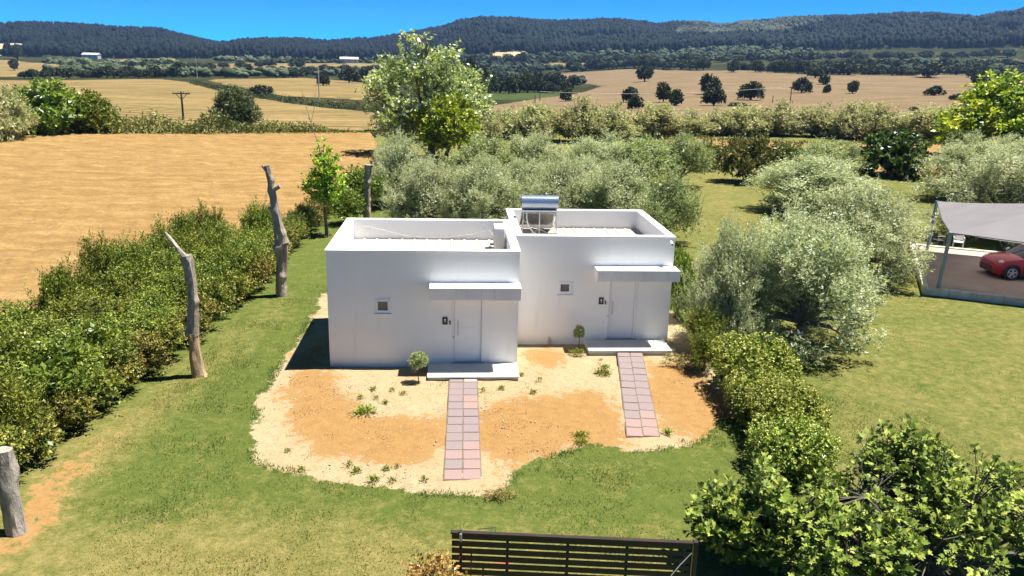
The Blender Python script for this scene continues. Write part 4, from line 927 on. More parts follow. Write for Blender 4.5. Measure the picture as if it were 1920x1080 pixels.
DIMS = {}
def plant(key, name, label, cat, x, y, wd, ht, group=None, rz=None, z=None, sink=0.0):
    crowns, trunk = KIND[key]
    if key not in DIMS:
        v = np.empty(len(crowns[0].vertices)*3, np.float32); crowns[0].vertices.foreach_get('co', v); v = v.reshape(-1, 3)
        r_ = np.hypot(v[:, 0]-v[:, 0].mean(), v[:, 1]-v[:, 1].mean()); DIMS[key] = (2*np.percentile(r_, 98.5), np.percentile(v[:, 2], 99.6))
    W0, H0 = DIMS[key]
    t = thing(name, label, cat, (x, y, (float(zt(x, y)[0]) if z is None else z)-sink*ht), rng.uniform(0, 6.28) if rz is None else rz, group)
    t.scale = (wd/W0, wd/W0, ht/H0)
    ob(trunk.name.split('.')[0], trunk, t); ob(crowns[0].name.split('.')[0], crowns[0], t)
    return t

# ------------------------------------------------------------------ dead trunks
def stump_mat(name, c1, c2):
    m, nt, bs, out = new_mat(name)
    a = noise(nt, 5, 6, .75, stretch=(1, 1, .22)); b = noise(nt, 1.1, 4); c = noise(nt, 22, 4, .7, stretch=(1, 1, .3))
    col = ramp(nt, a, [(.30, tuple(x*.5 for x in c1)), (.46, c1), (.62, c2), (.8, tuple(x*1.15 for x in c2))])
    nt.links.new(col, bs.inputs['Base Color']); bs.inputs['Roughness'].default_value = .95; bs.inputs['Specular IOR Level'].default_value = .15
    bump(nt, bs, math_(nt, 'ADD', a, math_(nt, 'MULTIPLY', c, .5)), .06, .9); return m
GREYB = stump_mat('grey_bark', (.26, .21, .165), (.43, .36, .295))
SILV = stump_mat('weathered_wood', (.30, .26, .22), (.46, .41, .35))
BARE = stump_mat('stripped_wood', (.36, .24, .14), (.47, .34, .22))
def rough_tube(pts, rad, seed, n=16, step=.06, knob=()):
    """gnarled log: resampled centre line with lumpy radius"""
    P = [Vector(p) for p in pts]; seg = [0.0]
    for a, b in zip(P, P[1:]): seg.append(seg[-1]+(b-a).length)
    s = np.arange(0, seg[-1]+1e-6, step); C_ = np.stack([np.interp(s, seg, [p[k] for p in P]) for k in range(3)], 1); rr = np.interp(s, seg, rad)
    k = np.ones(5)/5
    for c in range(3): C_[2:-2, c] = np.convolve(C_[:, c], k, 'valid')
    V = []
    for i in range(len(s)):
        d = nrm(C_[min(i+1, len(s)-1)]-C_[max(i-1, 0)]); a = nrm(np.cross(d, [.2, 1, .1])); b = np.cross(d, a)
        for j in range(n):
            t = 2*math.pi*j/n; q = C_[i]+(a*math.cos(t)+b*math.sin(t))*rr[i]
            u = np.array([[math.cos(t)*1.6+seed, math.sin(t)*1.6, s[i]*1.4]]); l = .13*wav(u, 1.3, seed % 5)[0]+.09*wav(u, 4, (seed+1) % 5)[0]+.05*wav(u, 9, (seed+2) % 5)[0]+.05*math.sin(t*5+s[i]*2+seed)
            for ks, ka, kt, kw in knob: l += ka*math.exp(-((s[i]-ks)/kw)**2)*max(0, math.cos(t-kt))**2
            V.append(C_[i]+(q-C_[i])*(1+l))
    F = [(i*n+j, i*n+(j+1) % n, (i+1)*n+(j+1) % n, (i+1)*n+j) for i in range(len(s)-1) for j in range(n)]
    return V, F, len(s), n
def log(name, mat, pts, rad, seed, parent, knob=(), n=16):
    V, F, m, n = rough_tube(pts, rad, seed, n, knob=knob)
    b = MB(); b.add(V, F+[tuple(range(n-1, -1, -1)), tuple((m-1)*n+j for j in range(n))]); return b.build(name, mat, parent, smooth=True)
def stub(parent, p, d, L, r, mat):
    b = MB(); p = Vector(p); d = Vector(d).normalized(); b.tube([p, p+d*L*.6, p+d*L], [r*1.2, r, r*.85], 9); b.build('branch_stub', mat, parent, smooth=True)
S1 = thing('dead_trunk', 'short split grey dead trunk at the bottom left corner on bare earth', 'tree trunk', (-4.49, -8.4, 0), 0, 'dead cut trunks along the hedge')
log('log', SILV, [(.02, 0, -.1), (0, 0, .1), (-.02, .02, .8), (-.06, .05, 1.3), (-.03, .06, 1.74)], [.185, .17, .155, .15, .135], 3, S1, ((1.35, .35, 3.6, .22), (1.0, .2, 1, .2)))
stub(S1, (-.1, .05, 1.25), (-.6, -.3, .5), .26, .06, SILV)
S2 = thing('dead_trunk', 'bent dead trunk with pale stripped foot and a thin slanting top branch', 'tree trunk', (-3.57, -.66, 0), 0, 'dead cut trunks along the hedge')
log('stripped_foot', BARE, [(.06, 0, -.1), (.03, 0, .1), (0, 0, .7), (-.02, 0, 1.28)], [.21, .175, .15, .145], 5, S2)
log('log', GREYB, [(-.02, 0, 1.2), (-.02, .02, 1.5), (.05, .0, 2.1), (.07, .02, 2.7), (.02, 0, 3.3), (-.01, 0, 3.5)], [.15, .16, .138, .13, .135, .115], 6, S2, ((.08, .5, .5, .1), (.55, .35, 4.2, .09), (1.0, .35, 3, .1), (1.3, .3, 5.5, .08), (1.6, .35, 1, .11), (2.1, .4, 4.5, .1)))
log('bare_branch', SILV, [(-.02, 0, 3.42), (-.12, 0, 3.52), (-.32, 0, 3.82), (-.52, 0, 4.12)], [.075, .065, .055, .035], 7, S2, n=9)
S3 = thing('dead_trunk', 'tallest dead trunk with knobbly bark and forked cut top against the wheat', 'tree trunk', (-2.92, 7.31, 0), 0, 'dead cut trunks along the hedge')
log('log', GREYB, [(0, 0, -.1), (.02, 0, .5), (.12, 0, 1.4), (.15, 0, 1.9), (.06, 0, 2.5), (-.03, 0, 3.3), (-.10, 0, 4.0), (-.14, 0, 4.4), (-.24, 0, 4.92)], [.235, .205, .19, .205, .17, .145, .125, .12, .12], 9, S3, ((.9, .3, 2.2, .1), (1.95, .6, .4, .2), (2.15, .35, 4, .12), (2.5, .3, 3, .14), (2.95, .3, 5.3, .1), (3.4, .45, 1, .12), (4.1, .5, 0, .14), (4.5, .4, 3, .1)), 18)
stub(S3, (-.10, 0, 4.0), (.8, -.2, .45), .36, .09, GREYB); stub(S3, (-.2, 0, 4.66), (-.5, 0, .6), .3, .07, GREYB); stub(S3, (.2, -.1, 2.0), (.9, -.4, .3), .3, .07, GREYB); stub(S3, (-.05, -.05, 3.35), (-.9, -.3, .1), .22, .05, GREYB)
S4 = thing('dead_trunk', 'straight sawn-off dead trunk standing behind the nearer house beside an olive', 'tree trunk', (-1.33, 22.6, 0), 0, 'dead cut trunks along the hedge')
log('log', GREYB, [(0, 0, -.1), (0, 0, .8), (.05, 0, 2.0), (.15, 0, 3.08)], [.21, .19, .18, .19], 12, S4, ((2.2, .35, 2, .15), (1.2, .3, 4, .1), (2.7, .3, 5, .12)))
stub(S4, (.18, 0, 2.9), (.7, -.3, .5), .3, .07, GREYB); stub(S4, (0, 0, 2.3), (-.8, -.3, .2), .2, .05, GREYB)

# ------------------------------------------------------------------ left hedge
HG = 'shrubs of the long mixed hedge on the left'
def edge(tab, y): return np.interp(y, [p[1] for p in tab], [p[0] for p in tab])
FRONT = [(-5.5, -11), (-5.09, -6.62), (-4.98, -5.22), (-4.72, -3.87), (-4.44, -2.63), (-4.22, -.45), (-3.98, 1.75), (-3.87, 4.4), (-3.18, 6.96), (-3.29, 12.76), (-3.27, 18.45), (-3.0, 24.5), (-2.7, 32.5)]
BACK = [(-13.2, -11), (-11.5, -4), (-10.2, 1.25), (-8.9, 1.85), (-8.7, 4.5), (-8.1, 8.8), (-6.9, 12.8), (-5.5, 14.2), (-4.7, 17.2), (-4.3, 24), (-3.9, 33)]
rr = random.Random(5)
def zone(y): return 'by the corner stump' if y < -6.2 else 'before the bent trunk' if y < -2.4 else 'beside the bent trunk' if y < 1.2 else 'between the two tall trunks' if y < 5 else 'beside the tallest trunk' if y < 10 else 'past the tallest trunk'
y = -10.5
k = 0
while y < 31:
    xf, xb = float(edge(FRONT, y)), float(edge(BACK, y))
    far = y > 15
    w_ = 1.45 if not far else 1.5
    kd = rr.choice(['glossy0', 'glossy1', 'glossy0', 'bronze']) if not far else rr.choice(['glossy0', 'hedge1', 'bronze', 'scrub0'])
    plant(kd, 'hedge_shrub', {'glossy0': 'low glossy yellow-green shrub at the lawn edge of the hedge, '+zone(y), 'glossy1': 'low glossy yellow-green shrub at the lawn edge of the hedge, '+zone(y), 'bronze': 'low bronze-leaved shrub at the lawn edge of the hedge, '+zone(y), 'hedge1': 'small mid-green shrub at the far thin end of the left hedge', 'scrub0': 'straggly yellow-green shrub at the far thin end of the left hedge'}[kd], 'shrub', xf-.8+rr.uniform(-.15, .15), y, w_*rr.uniform(.9, 1.2), rr.uniform(1.0, 1.45) if not far else rr.uniform(1.0, 1.7), HG)
    x = xf-1.7
    while x > xb+.3:
        dep = (xf-x)/(xf-xb+.01)
        kd = rr.choice(['hedge0', 'hedge1', 'hedge2', 'hedge0', 'limeb0'] if dep < .75 else ['hedge0', 'hedge1', 'hedge2', 'limeb1'])
        lab = {'h': 'dense mid-green shrub, ', 'l': 'lime-green shrub, '}[kd[0]]+('lawn side of' if dep < .42 else 'middle of' if dep < .7 else 'wheat side of')+' the left hedge, '+zone(y)
        plant(kd, 'hedge_shrub', lab, 'shrub', x+rr.uniform(-.3, .3), y+rr.uniform(-.4, .4), rr.uniform(2.1, 2.75), rr.uniform(1.55, 2.1)+(.15 if dep > .7 else 0), HG)
        x -= 1.45
    y += 1.25
# dark spiky tops along the wheat side
for yy in np.arange(-3, 15, 1.7):
    plant('hedge%d' % rr.randint(0, 2), 'hedge_shrub', 'taller dark shrub at the wheat edge of the hedge, '+zone(yy), 'shrub', float(edge(BACK, yy))+rr.uniform(-.1, .5), yy, 1.7, rr.uniform(2.2, 2.75), HG)

# ------------------------------------------------------------------ trees near the houses
def tree(key, name, label, cat, t, group=None, **kw): return plant(key, name, label, cat, t[0], t[1], t[2], t[3], group, **kw)
OG = 'olive trees of the grove behind the houses'
OT = [('olive0', 'grey-green olive nearest the wheat field, beside the straight sawn trunk', (0.25, 27.39, 4.64, 4.41)),
 ('olive2', 'silvery olive just behind the left end of the nearer house roof', (2.16, 20.33, 4.65, 3.6)),
 ('olive1', 'pale silvery olive behind the middle of the nearer house roof', (5.09, 20.18, 4.94, 3.91)),
 ('oliveg0', 'olive in the second row right of the big poplar trunk', (5.57, 35.09, 6.21, 3.75)),
 ('olive3', 'pale olive in the second row behind the water heater', (9.45, 35.42, 6.28, 3.96)),
 ('olive0', 'olive crown directly behind the solar water heater', (9.4, 21.1, 4.46, 3.77)),
 ('olive1', 'silvery olive in the second row behind the middle of the set-back house', (14.11, 36.34, 6.41, 3.87)),
 ('olive2', 'pale silvery olive directly behind the middle of the set-back house', (12.42, 20.5, 5.04, 3.74)),
 ('oliveg1', 'grey-green olive in the second row behind the set-back house right half', (17.47, 36.09, 5.98, 3.7)),
 ('oliveg0', 'dark green olive at the right rear corner of the set-back house', (14.3, 16.82, 3.65, 3.74)),
 ('oliveg1', 'dark green olive at the right end of the second grove row', (20.48, 36.79, 4.74, 3.93)),
 ('olive3', 'olive crown filling the gap between poplar and first grove row', (7.88, 25.98, 4.57, 3.12)),
 ('olive0', 'olive crown in the middle of the grove behind the roof gap', (11.46, 26.76, 4.66, 3.26))]
for k_, lab, t in OT: tree(k_, 'olive_tree', lab, 'tree', t, OG)
OR = [('olive2', 'silvery olive with low spreading crown beyond the clipped lawn patch', (26.1, 25.76, 8, 3.62), None),
 ('olive0', 'large round olive standing behind the front silvery olive', (20.82, 10.46, 6.63, 4.08), None),
 ('olive1', 'largest silvery olive in front, with crown reaching to the clipped hedge', (14.74, 1.76, 5.38, 4.34), None),
 ('olive3', 'leaning olive between the set-back house corner and the largest olive', (12.43, 1.92, 3.21, 3.97), None),
 ('olive1', 'silvery olive at the right edge behind the carport canopy', (39.44, 31.38, 7.51, 4.48), None),
 ('olive3', 'big trunked olive right behind the carport whose crown shows over the canopy', (33.03, 17.86, 8.58, 5.02), None),
 ('olive0', 'olive in the distance at the right edge below the bright green tree', (49.67, 41.63, 6.69, 3.31), None),
 ('oliveg1', 'small silvery-green olive behind the low spreading one', (34.31, 42.63, 6.68, 3.03), None)]
for k_, lab, t, _ in OR: tree(k_, 'olive_tree', lab, 'tree', t, 'olive trees on the right-hand lawn')
tree('greenbush0', 'green_shrub', 'bright yellow-green shrub squeezed beside the right wall of the set-back house', 'shrub', (11.5, 4.6, 1.4, 2.5))
tree('scrub0', 'wild_shrub', 'straggly grey-olive shrub on dry ground past the grove end', 'shrub', (26.64, 39.66, 5.92, 3.66), 'wild shrubs past the grove')
tree('scrub1', 'wild_shrub', 'straw coloured wild shrub beside the straggly one', 'shrub', (25.66, 46.2, 4.18, 2.49), 'wild shrubs past the grove')
tree('scrub0', 'wild_shrub', 'yellowish wild shrub in front of the silvery olives row end', 'shrub', (32.17, 45.8, 5.11, 2.49), 'wild shrubs past the grove')
tree('scrub1', 'wild_shrub', 'low reddish dry shrub left of the dark fig', 'shrub', (37.07, 43.1, 3.15, 1.67), 'wild shrubs past the grove')
tree('figfar', 'fig_tree', 'dark green fig bush on bare orange earth under the bright tree', 'tree', (40.28, 42.86, 6.74, 4.26), sink=.14)
tree('bright', 'broadleaf_tree', 'tall bright green broadleaf tree at the right edge', 'tree', (56.21, 50.38, 14.62, 7.8))
tree('poplar', 'poplar_tree', 'big poplar with glittering pale leaves rising above the olive grove', 'tree', (1.37, 51.41, 10.8, 10.63), rz=R(0))
tree('limetree', 'lime_tree', 'smaller vivid lime-green tree in front of the big poplar', 'tree', (2.86, 48.48, 6.32, 5.89))
tree('young', 'young_tree', 'slender young tree with bright leaves and bare twig by the nearer house', 'tree', (-2.9, 18.3, 2.15, 4.8), rz=0)
o = [q for q in COL.objects if q.name.startswith('young_tree')][0]
b = MB(); b.tube([(-.05, 0, 3.6), (-.25, 0, 4.6), (-.55, 0, 5.6), (-.78, 0, 6.5), (-.95, 0, 7.2)], [.03, .024, .018, .012, .006], 5); b.tube([(-.55, 0, 5.6), (-.35, .05, 6.4), (-.3, .05, 7.1)], [.014, .01, .005], 5); b.tube([(-.6, 0, 5.75), (-.98, .05, 6.2)], [.012, .006], 5)
tw = b.build('bare_twig', SILV, o); tw.scale = (1/o.scale[0], 1/o.scale[1], 1/o.scale[2]); 
tree('limeb0', 'green_shrub', 'yellow-green shrub at the foot of the slender young tree', 'shrub', (-1.85, 25.0, 3.0, 2.7))
tree('limeb1', 'green_shrub', 'lower green shrub between the young tree and the sawn trunk', 'shrub', (-2.3, 21.3, 2.3, 2.0))
tree('ball', 'potted_style_olive', 'small ball-headed olive beside the porch step of the nearer house', 'small tree', (2.62, -1.23, .56, .92), 'ball-headed little trees by the doors')
tree('ball', 'potted_style_olive', 'narrower ball-headed little olive beside the set-back house porch step', 'small tree', (7.5, 1.44, .40, .80), 'ball-headed little trees by the doors')
tree('photinia', 'reddish_shrub', 'shrub with reddish-bronze leaves hiding the latch end of the gate', 'shrub', (3.28, -11.55, 1.15, 1.5))
tree('dryshrub', 'dry_shrub', 'low dry brown shrub on sand right of the slab path', 'shrub', (10.4, -.25, 1.5, .42))
CG = 'clipped bushes of the hedge right of the sandy yard'
for lab, x, y, w_, h_ in (('biggest rounded clipped bush under the largest olive', 11.75, -2.2, 2.5, 1.6), ('low clipped bush filling the dip between two taller clipped ones', 11.35, -3.75, 2.0, 1.25), ('second tall clipped bush, pale speckled top, in the middle of the low hedge', 11.45, -5.1, 2.1, 1.42), ('clipped bush closest to the near fig tree in the low hedge', 11.0, -6.6, 2.0, 1.25)):
    plant('clipped', 'clipped_bush', lab, 'bush', x, y, w_, h_, CG, rz=rr.choice([0, math.pi])+rr.uniform(-.2, .2))
for i, (x, y, w_, h_, lab) in enumerate(((10.95, -.35, 1.3, 1.3, 'shaggy dark shrub between the leaning olive and the clipped hedge'), (11.3, .9, 1.5, 1.6, 'shaggy dark shrub under the leaning olive'))):
    plant('hedge%d' % i, 'under_shrub', lab, 'shrub', x, y, w_, h_)

# near fig tree: big lobed leaves, each of the 300 largest an object
def fig():
    t = thing('fig_tree', 'large fig tree with lobed leaves filling the bottom right corner', 'tree', (11.6, -10.6, 0))
    outl = []
    for a, r in ((-90, .10), (-66, .34), (-44, .50), (-28, .48), (-14, .36), (0, .56), (14, .64), (27, .46), (40, .66), (54, .74), (68, .52), (80, .82), (90, .92), (100, .82), (112, .52), (126, .74), (140, .66), (153, .46), (166, .64), (180, .56), (194, .36), (208, .48), (224, .50), (246, .34)):
        outl.append((r*math.cos(R(a)), r*math.sin(R(a))+.12))
    def leafgeo():
        v = [(0, .12, .0)]+[(x, y, .10*abs(x)-.10*y*y) for x, y in outl]; n = len(outl)
        return np.array(v, float), np.array([(0, 1+i, 1+(i+1) % n) for i in range(n)])
    LV, LF = leafgeo(); meshes = []
    for i in range(4): meshes.append(npmesh('leaf', LV*np.array([1, 1, 1+.6*i]), LF, FIGM, dict(tint=np.full(len(LV), .25+.17*i))))
    g = np.random.default_rng(77); tips = []
    br = MB(); bases = [(0, 0), (.4, .25), (-.4, .15), (1.0, -.3), (1.7, .2), (-.2, -.4)]
    el = [(-2.0, .9, 1.0, 1.15, .95), (-.7, .75, 1.35, 1.15, .95), (.3, 1.25, 1.5, 1.0, 1.0), (.9, .2, 1.5, 1.25, .9), (2.3, .1, 1.2, 1.3, .9), (3.4, -.1, .95, 1.2, .9), (-1.5, -.3, .8, 1.1, .9), (-.2, -.5, 1.0, 1.2, .9), (-2.6, .75, .7, .8, .8), (1.6, .9, 1.3, .8, .8), (4.3, .4, .8, 1.0, .9), (-3.05, 1.0, .8, .75, .9), (-1.1, 1.5, .9, .6, .8)]
    for ex, ey, ez, er, q in el:
        bx, by = bases[g.integers(len(bases))]; c = Vector((ex, ey, ez))
        br.tube([(bx, by, -.05), Vector((bx, by, 0)).lerp(c, .5)+Vector((0, 0, .25)), c], [.05, .035, .018], 7)
        for k in range(165):
            d = nrm(g.normal(size=3)+np.array([0, 0, .35])); p = np.array(c)+d*er*np.array([1, 1, q])*g.uniform(.6, 1.05)
            if p[2] < .12 or p[2] > 2.45: continue
            if wav(p[None], 2.4, 1)[0] < -.2: continue
            tips.append((p, d)); mid = np.array(c)+(p-np.array(c))*.5+g.normal(size=3)*.1+np.array([0, 0, -.08])
            br.tube([tuple(c), tuple(mid), tuple(p)], [.014, .010, .006], 5)
    br.build('branches', basic('fig_bark', (.085, .075, .06), (.13, .115, .095), 5, .9), t, smooth=True)
    Ls = []
    for p, d in tips:
        n = g.integers(8, 13); ph = g.uniform(0, 6.28)
        for k in range(n):
            f = k/n; a = ph+2.4*k
            a += g.normal()*.5; out = nrm(np.array([math.cos(a), math.sin(a), 0])*(.5+.7*f)+d*.45+np.array([0, 0, .55-.85*f]))
            nor = nrm(np.array([0, 0, 1])*.75+d*.5+g.normal(size=3)*.42-out*.1); nor = nrm(nor-out*np.dot(nor, out)); sd = np.cross(out, nor)
            q = p-d*.32*f*g.uniform(.5, 1.5)+out*.05+g.normal(size=3)*.035
            Ls.append((q, sd, out, nor, g.uniform(.065, .122), g.uniform(0, 1)))
    view = np.array([3.617-11.6, -21.991+10.6, 8.6])
    sc = [l[4]*2.0+l[0][2]*.25+l[0] @ nrm(view)*.25+(.2 if -3 < l[0][0] < 2.6 else -.5) for l in Ls]
    order = np.argsort(sc)[::-1]
    for i in order[:300]:
        q, sd, out, nor, s, ti = Ls[i]
        o = ob('leaf', meshes[min(3, int(ti*4))], t)
        m = Matrix((sd, out, nor)).transposed().to_4x4(); o.matrix_local = Matrix.Translation(q) @ m @ Matrix.Scale(s, 4)
    V = []; F = []; T = []
    for i in order[300:]:
        q, sd, out, nor, s, ti = Ls[i]
        lv = LV*np.array([1, 1, 1+2*ti]); V.append(q+s*(lv[:, :1]*sd+lv[:, 1:2]*out+lv[:, 2:3]*nor)); F.append(LF+len(T)*len(LV)); T.append(np.full(len(LV), ti))
    o = ob('foliage', npmesh('foliage', np.concatenate(V), np.concatenate(F), FIGM, dict(tint=np.concatenate(T))), t); o['kind'] = 'stuff'
fig()

# ------------------------------------------------------------------ back row of olives
RW = [(6.23, 70.73, 6.19, 3.92),(9.67, 75.81, 5.7, 3.87),(13, 73.32, 7.41, 4.57),(18.35, 71.98, 7.71, 5.3),(22.27, 73.25, 7, 4.6),(28.28, 77.55, 8.21, 4.4),(32.96, 78.98, 7.06, 3.5),(37.47, 80.74, 7.2, 3.57),(41.52, 81.16, 7.66, 4.02),(45.73, 81.88, 8.65, 4.64),(50.04, 79.41, 8.47, 4.26),(52.55, 74.48, 8.09, 4.61),(54.35, 71.73, 7.05, 4.36),(56.51, 70.63, 5.77, 2.62),(58.45, 68.14, 9.23, 4.21),(60.53, 66.04, 7.1, 4.13)]
RL = ['first olive of the back row, partly hidden by the lime-green tree', 'narrow olive second in the back row from the poplar', 'broad olive third in the back row from the poplar', 'tallest olive of the back row, dark in its lower half', 'bright pale olive right beside the tallest of the back row', 'round dark-hearted olive with a gap on its left in the back row', 'low olive right of the round dark-hearted one', 'low pale olive near the middle of the back row', 'olive in front of the two thin poles in the back row', 'olive below the crossarm pole in the back row', 'olive right of the one below the crossarm pole', 'wide olive in the right half of the back row', 'olive touching the wide one on its right side', 'lowest olive of the back row, in the dip right of the wide pair', 'dark broad olive behind the fig bush in the back row', 'last olive of the back row beside the bright green tree']
for i, (t, lab) in enumerate(zip(RW, RL)): tree('olrow%d' % (i % 3), 'olive_tree', lab, 'tree', (t[0], t[1], t[2], t[3]*1.15), 'olive trees in the back row at the grove edge', sink=.16)
tree('olrow1', 'olive_tree', 'grey olive bush cut by the left edge beyond the wheat', 'tree', (-37.66, 56.08, 5.97, 5.74), sink=.1)
tree('greenbush0', 'green_bush', 'large yellow-green bush beyond the wheat at far left', 'bush', (-37.07, 62.8, 10.27, 6.8), 'green bushes beyond the wheat', sink=.18)
tree('greenbush1', 'green_bush', 'darker green bush on the right flank of the large yellow-green one', 'bush', (-34.54, 64.79, 6.66, 5.61), 'green bushes beyond the wheat', sink=.18)
tree('round', 'round_tree', 'solitary round dense tree on the field bank beyond the wheat', 'tree', (-22.55, 77.08, 5.77, 6.08), sink=.08)
# undergrowth along the bank: leafy mass nobody could count
def undergrowth(name, label, segs, mat, seed, dens=1.0):
    g = np.random.default_rng(seed); P = []; H = []
    for (x0, y0, x1, y1, h) in segs:
        n = int(math.hypot(x1-x0, y1-y0)*55*dens); t = g.uniform(0, 1, n); x = x0+(x1-x0)*t+g.normal(0, .9, n); y = y0+(y1-y0)*t+g.normal(0, .9, n)
        hh = h*(.55+.45*np.clip(wav(np.stack([x, y], 1), .5, 2), -1, 1)); z = zt(x, y)+g.uniform(.0, 1, n)**.7*np.maximum(hh, .2); P.append(np.stack([x, y, z], 1))
    P = np.concatenate(P); D = nrm(g.normal(size=P.shape)+np.array([0, 0, .8]))
    V, F, tn = leaf_quads(P, D, g.uniform(.25, .5, len(P)), g.uniform(.10, .2, len(P)), g, .5, np.clip(.45+.35*wav(P, .6, 3)+g.normal(0, .18, len(P)), 0, 1))
    tag(ob(name, npmesh(name, V, F, mat, dict(tint=tn))), label, kind='stuff')
A_ = [(-33.2, 64.14),(-28.23, 67.53),(-22.66, 71.8),(-16.02, 74.36),(-10.06, 76.03),(-6.39, 77.34)]
undergrowth('undergrowth', 'low green weeds and brambles on the bank behind the wheat', [(*A_[i], *A_[i+1], (4.2, 3.4, 2.8, 2.0, 1.3)[i]) for i in range(5)], SCRUBM, 5, 5)
B_ = [(-104.29, 323.04),(-63.9, 227.93),(-41.11, 186.82),(-23.56, 157.8),(-11.42, 133.19)]
undergrowth('bank_scrub', 'dark scrubby bank between the two tan fields', [(*B_[i], *B_[i+1], 2.0) for i in range(4)], OAKM, 6, .8)
C_ = [(28.47, 74.28),(37.55, 70.11),(46.34, 66.96),(58.81, 63.79)]
undergrowth('dry_weeds', 'straw coloured weeds at the foot of the back olive row', [(*C_[i], *C_[i+1], .8) for i in range(3)], SCRUBM, 7, .8)
D_ = [(-6.94, 76.44),(-2.81, 50.72),(-3.69, 34.81)]

# ------------------------------------------------------------------ field oaks and hedgerow trees
FT = [('dark oak standing alone highest up in the brown field',(101.76, 401.7, 10.03, 8.61)),('upper oak of the close pair left in the brown field',(53.65, 211.11, 5.24, 4.77)),('lower oak of the close pair left in the brown field',(45.23, 164.41, 3.96, 3.57)),
 ('tall round oak just right of the close left pair',(62.27, 206.29, 5.75, 5.93)),('smaller oak tucked against the tall round oak',(59.08, 181.34, 4.87, 4.46)),('pointed oak on top of the two stacked ones mid-field',(89.65, 251.29, 8.71, 7.11)),('lower oak of the two stacked ones mid-field',(68.59, 180.09, 5.93, 5)),
 ('broad squat oak left of the crossarm pole',(90.79, 215, 8.23, 5.87)),('two-lobed oak right of the crossarm pole',(125.66, 260.64, 7.18, 5.85)),('flat oak touching the grove edge above the field',(187.94, 390.13, 8.78, 5.66)),('oak above the small low one right of mid-field',(162.59, 324.11, 6.47, 4.77)),('smallest low oak under another one right of mid-field',(134.7, 260.01, 3.4, 3.51)),
 ('lone small oak in the open right part of the brown field',(141.58, 254.98, 5.21, 4.8)),('ragged leaning oak on the right slope of the brown field',(156.82, 230.82, 6.5, 3.53)),('low dark bush near the right end of the brown field',(141.42, 193.5, 5.56, 2.26)),('oak at the right field edge by the grey shed',(230.7, 321.91, 6.99, 6.48)),('upper oak over the one by the grey shed',(320.1, 462.02, 9.8, 6.74)),
 ('wide double oak at the grove edge on the right',(288.77, 458.34, 20.67, 9.32)),('dark oak at the top left of the brown field',(190.72, 593.47, 12.15, 9.19)),('second dark oak along the top of the brown field',(181.8, 498.19, 11.68, 7.79)),('third dark oak along the top of the brown field',(195.3, 494.83, 11.62, 7.75)),('tiny bush low in the right part of the brown field',(93.55, 132.72, 2.1, 1.3)),
 ('oak at the left top corner of the brown field',(64.13, 653.04, 13.17, 9.05)),('small tree with visible stem beside the thin poles',(37.48, 229.36, 3.97, 4.26)),('flat bush left above the back olive row',(74.24, 177.71, 6.67, 1.38)),
 ('dark tree with a pole behind it in the middle tan field',(-51.59, 325.06, 6.23, 6.19)),('tall dark tree on the far left pale field',(-486.22, 941.31, 13.15, 14.78)),('dark tree below the tall one at far left',(-330.51, 628.13, 8.09, 9.18)),('long bush in the scrubby bank of the tan fields',(-49.68, 206.89, 7.62, 3.32)),('dark tree left of the big poplar',(-50.4, 400.4, 11.39, 7.83)),('dark tree touching the left side of the big poplar',(-45.84, 446.44, 10.83, 8.69)),
 ('tall dark tree just behind the right side of the poplar',(9.43, 305.8, 8.53, 14.51)),('dark tree in the distance right of the poplar crown',(15.98, 356.65, 8.38, 11.68)),('low dark bush in the middle of far tan strip',(-142.96, 750.76, 22.62, 11.15)),('small round bush in the far left field',(-275.75, 564.32, 6.59, 4.53))]
for i, (lab, t) in enumerate(FT): tree('oak%d' % (i % 3), 'oak_tree', lab, 'tree', t, 'dark oaks dotted over the fields')
g = random.Random(9)
HR_ = []
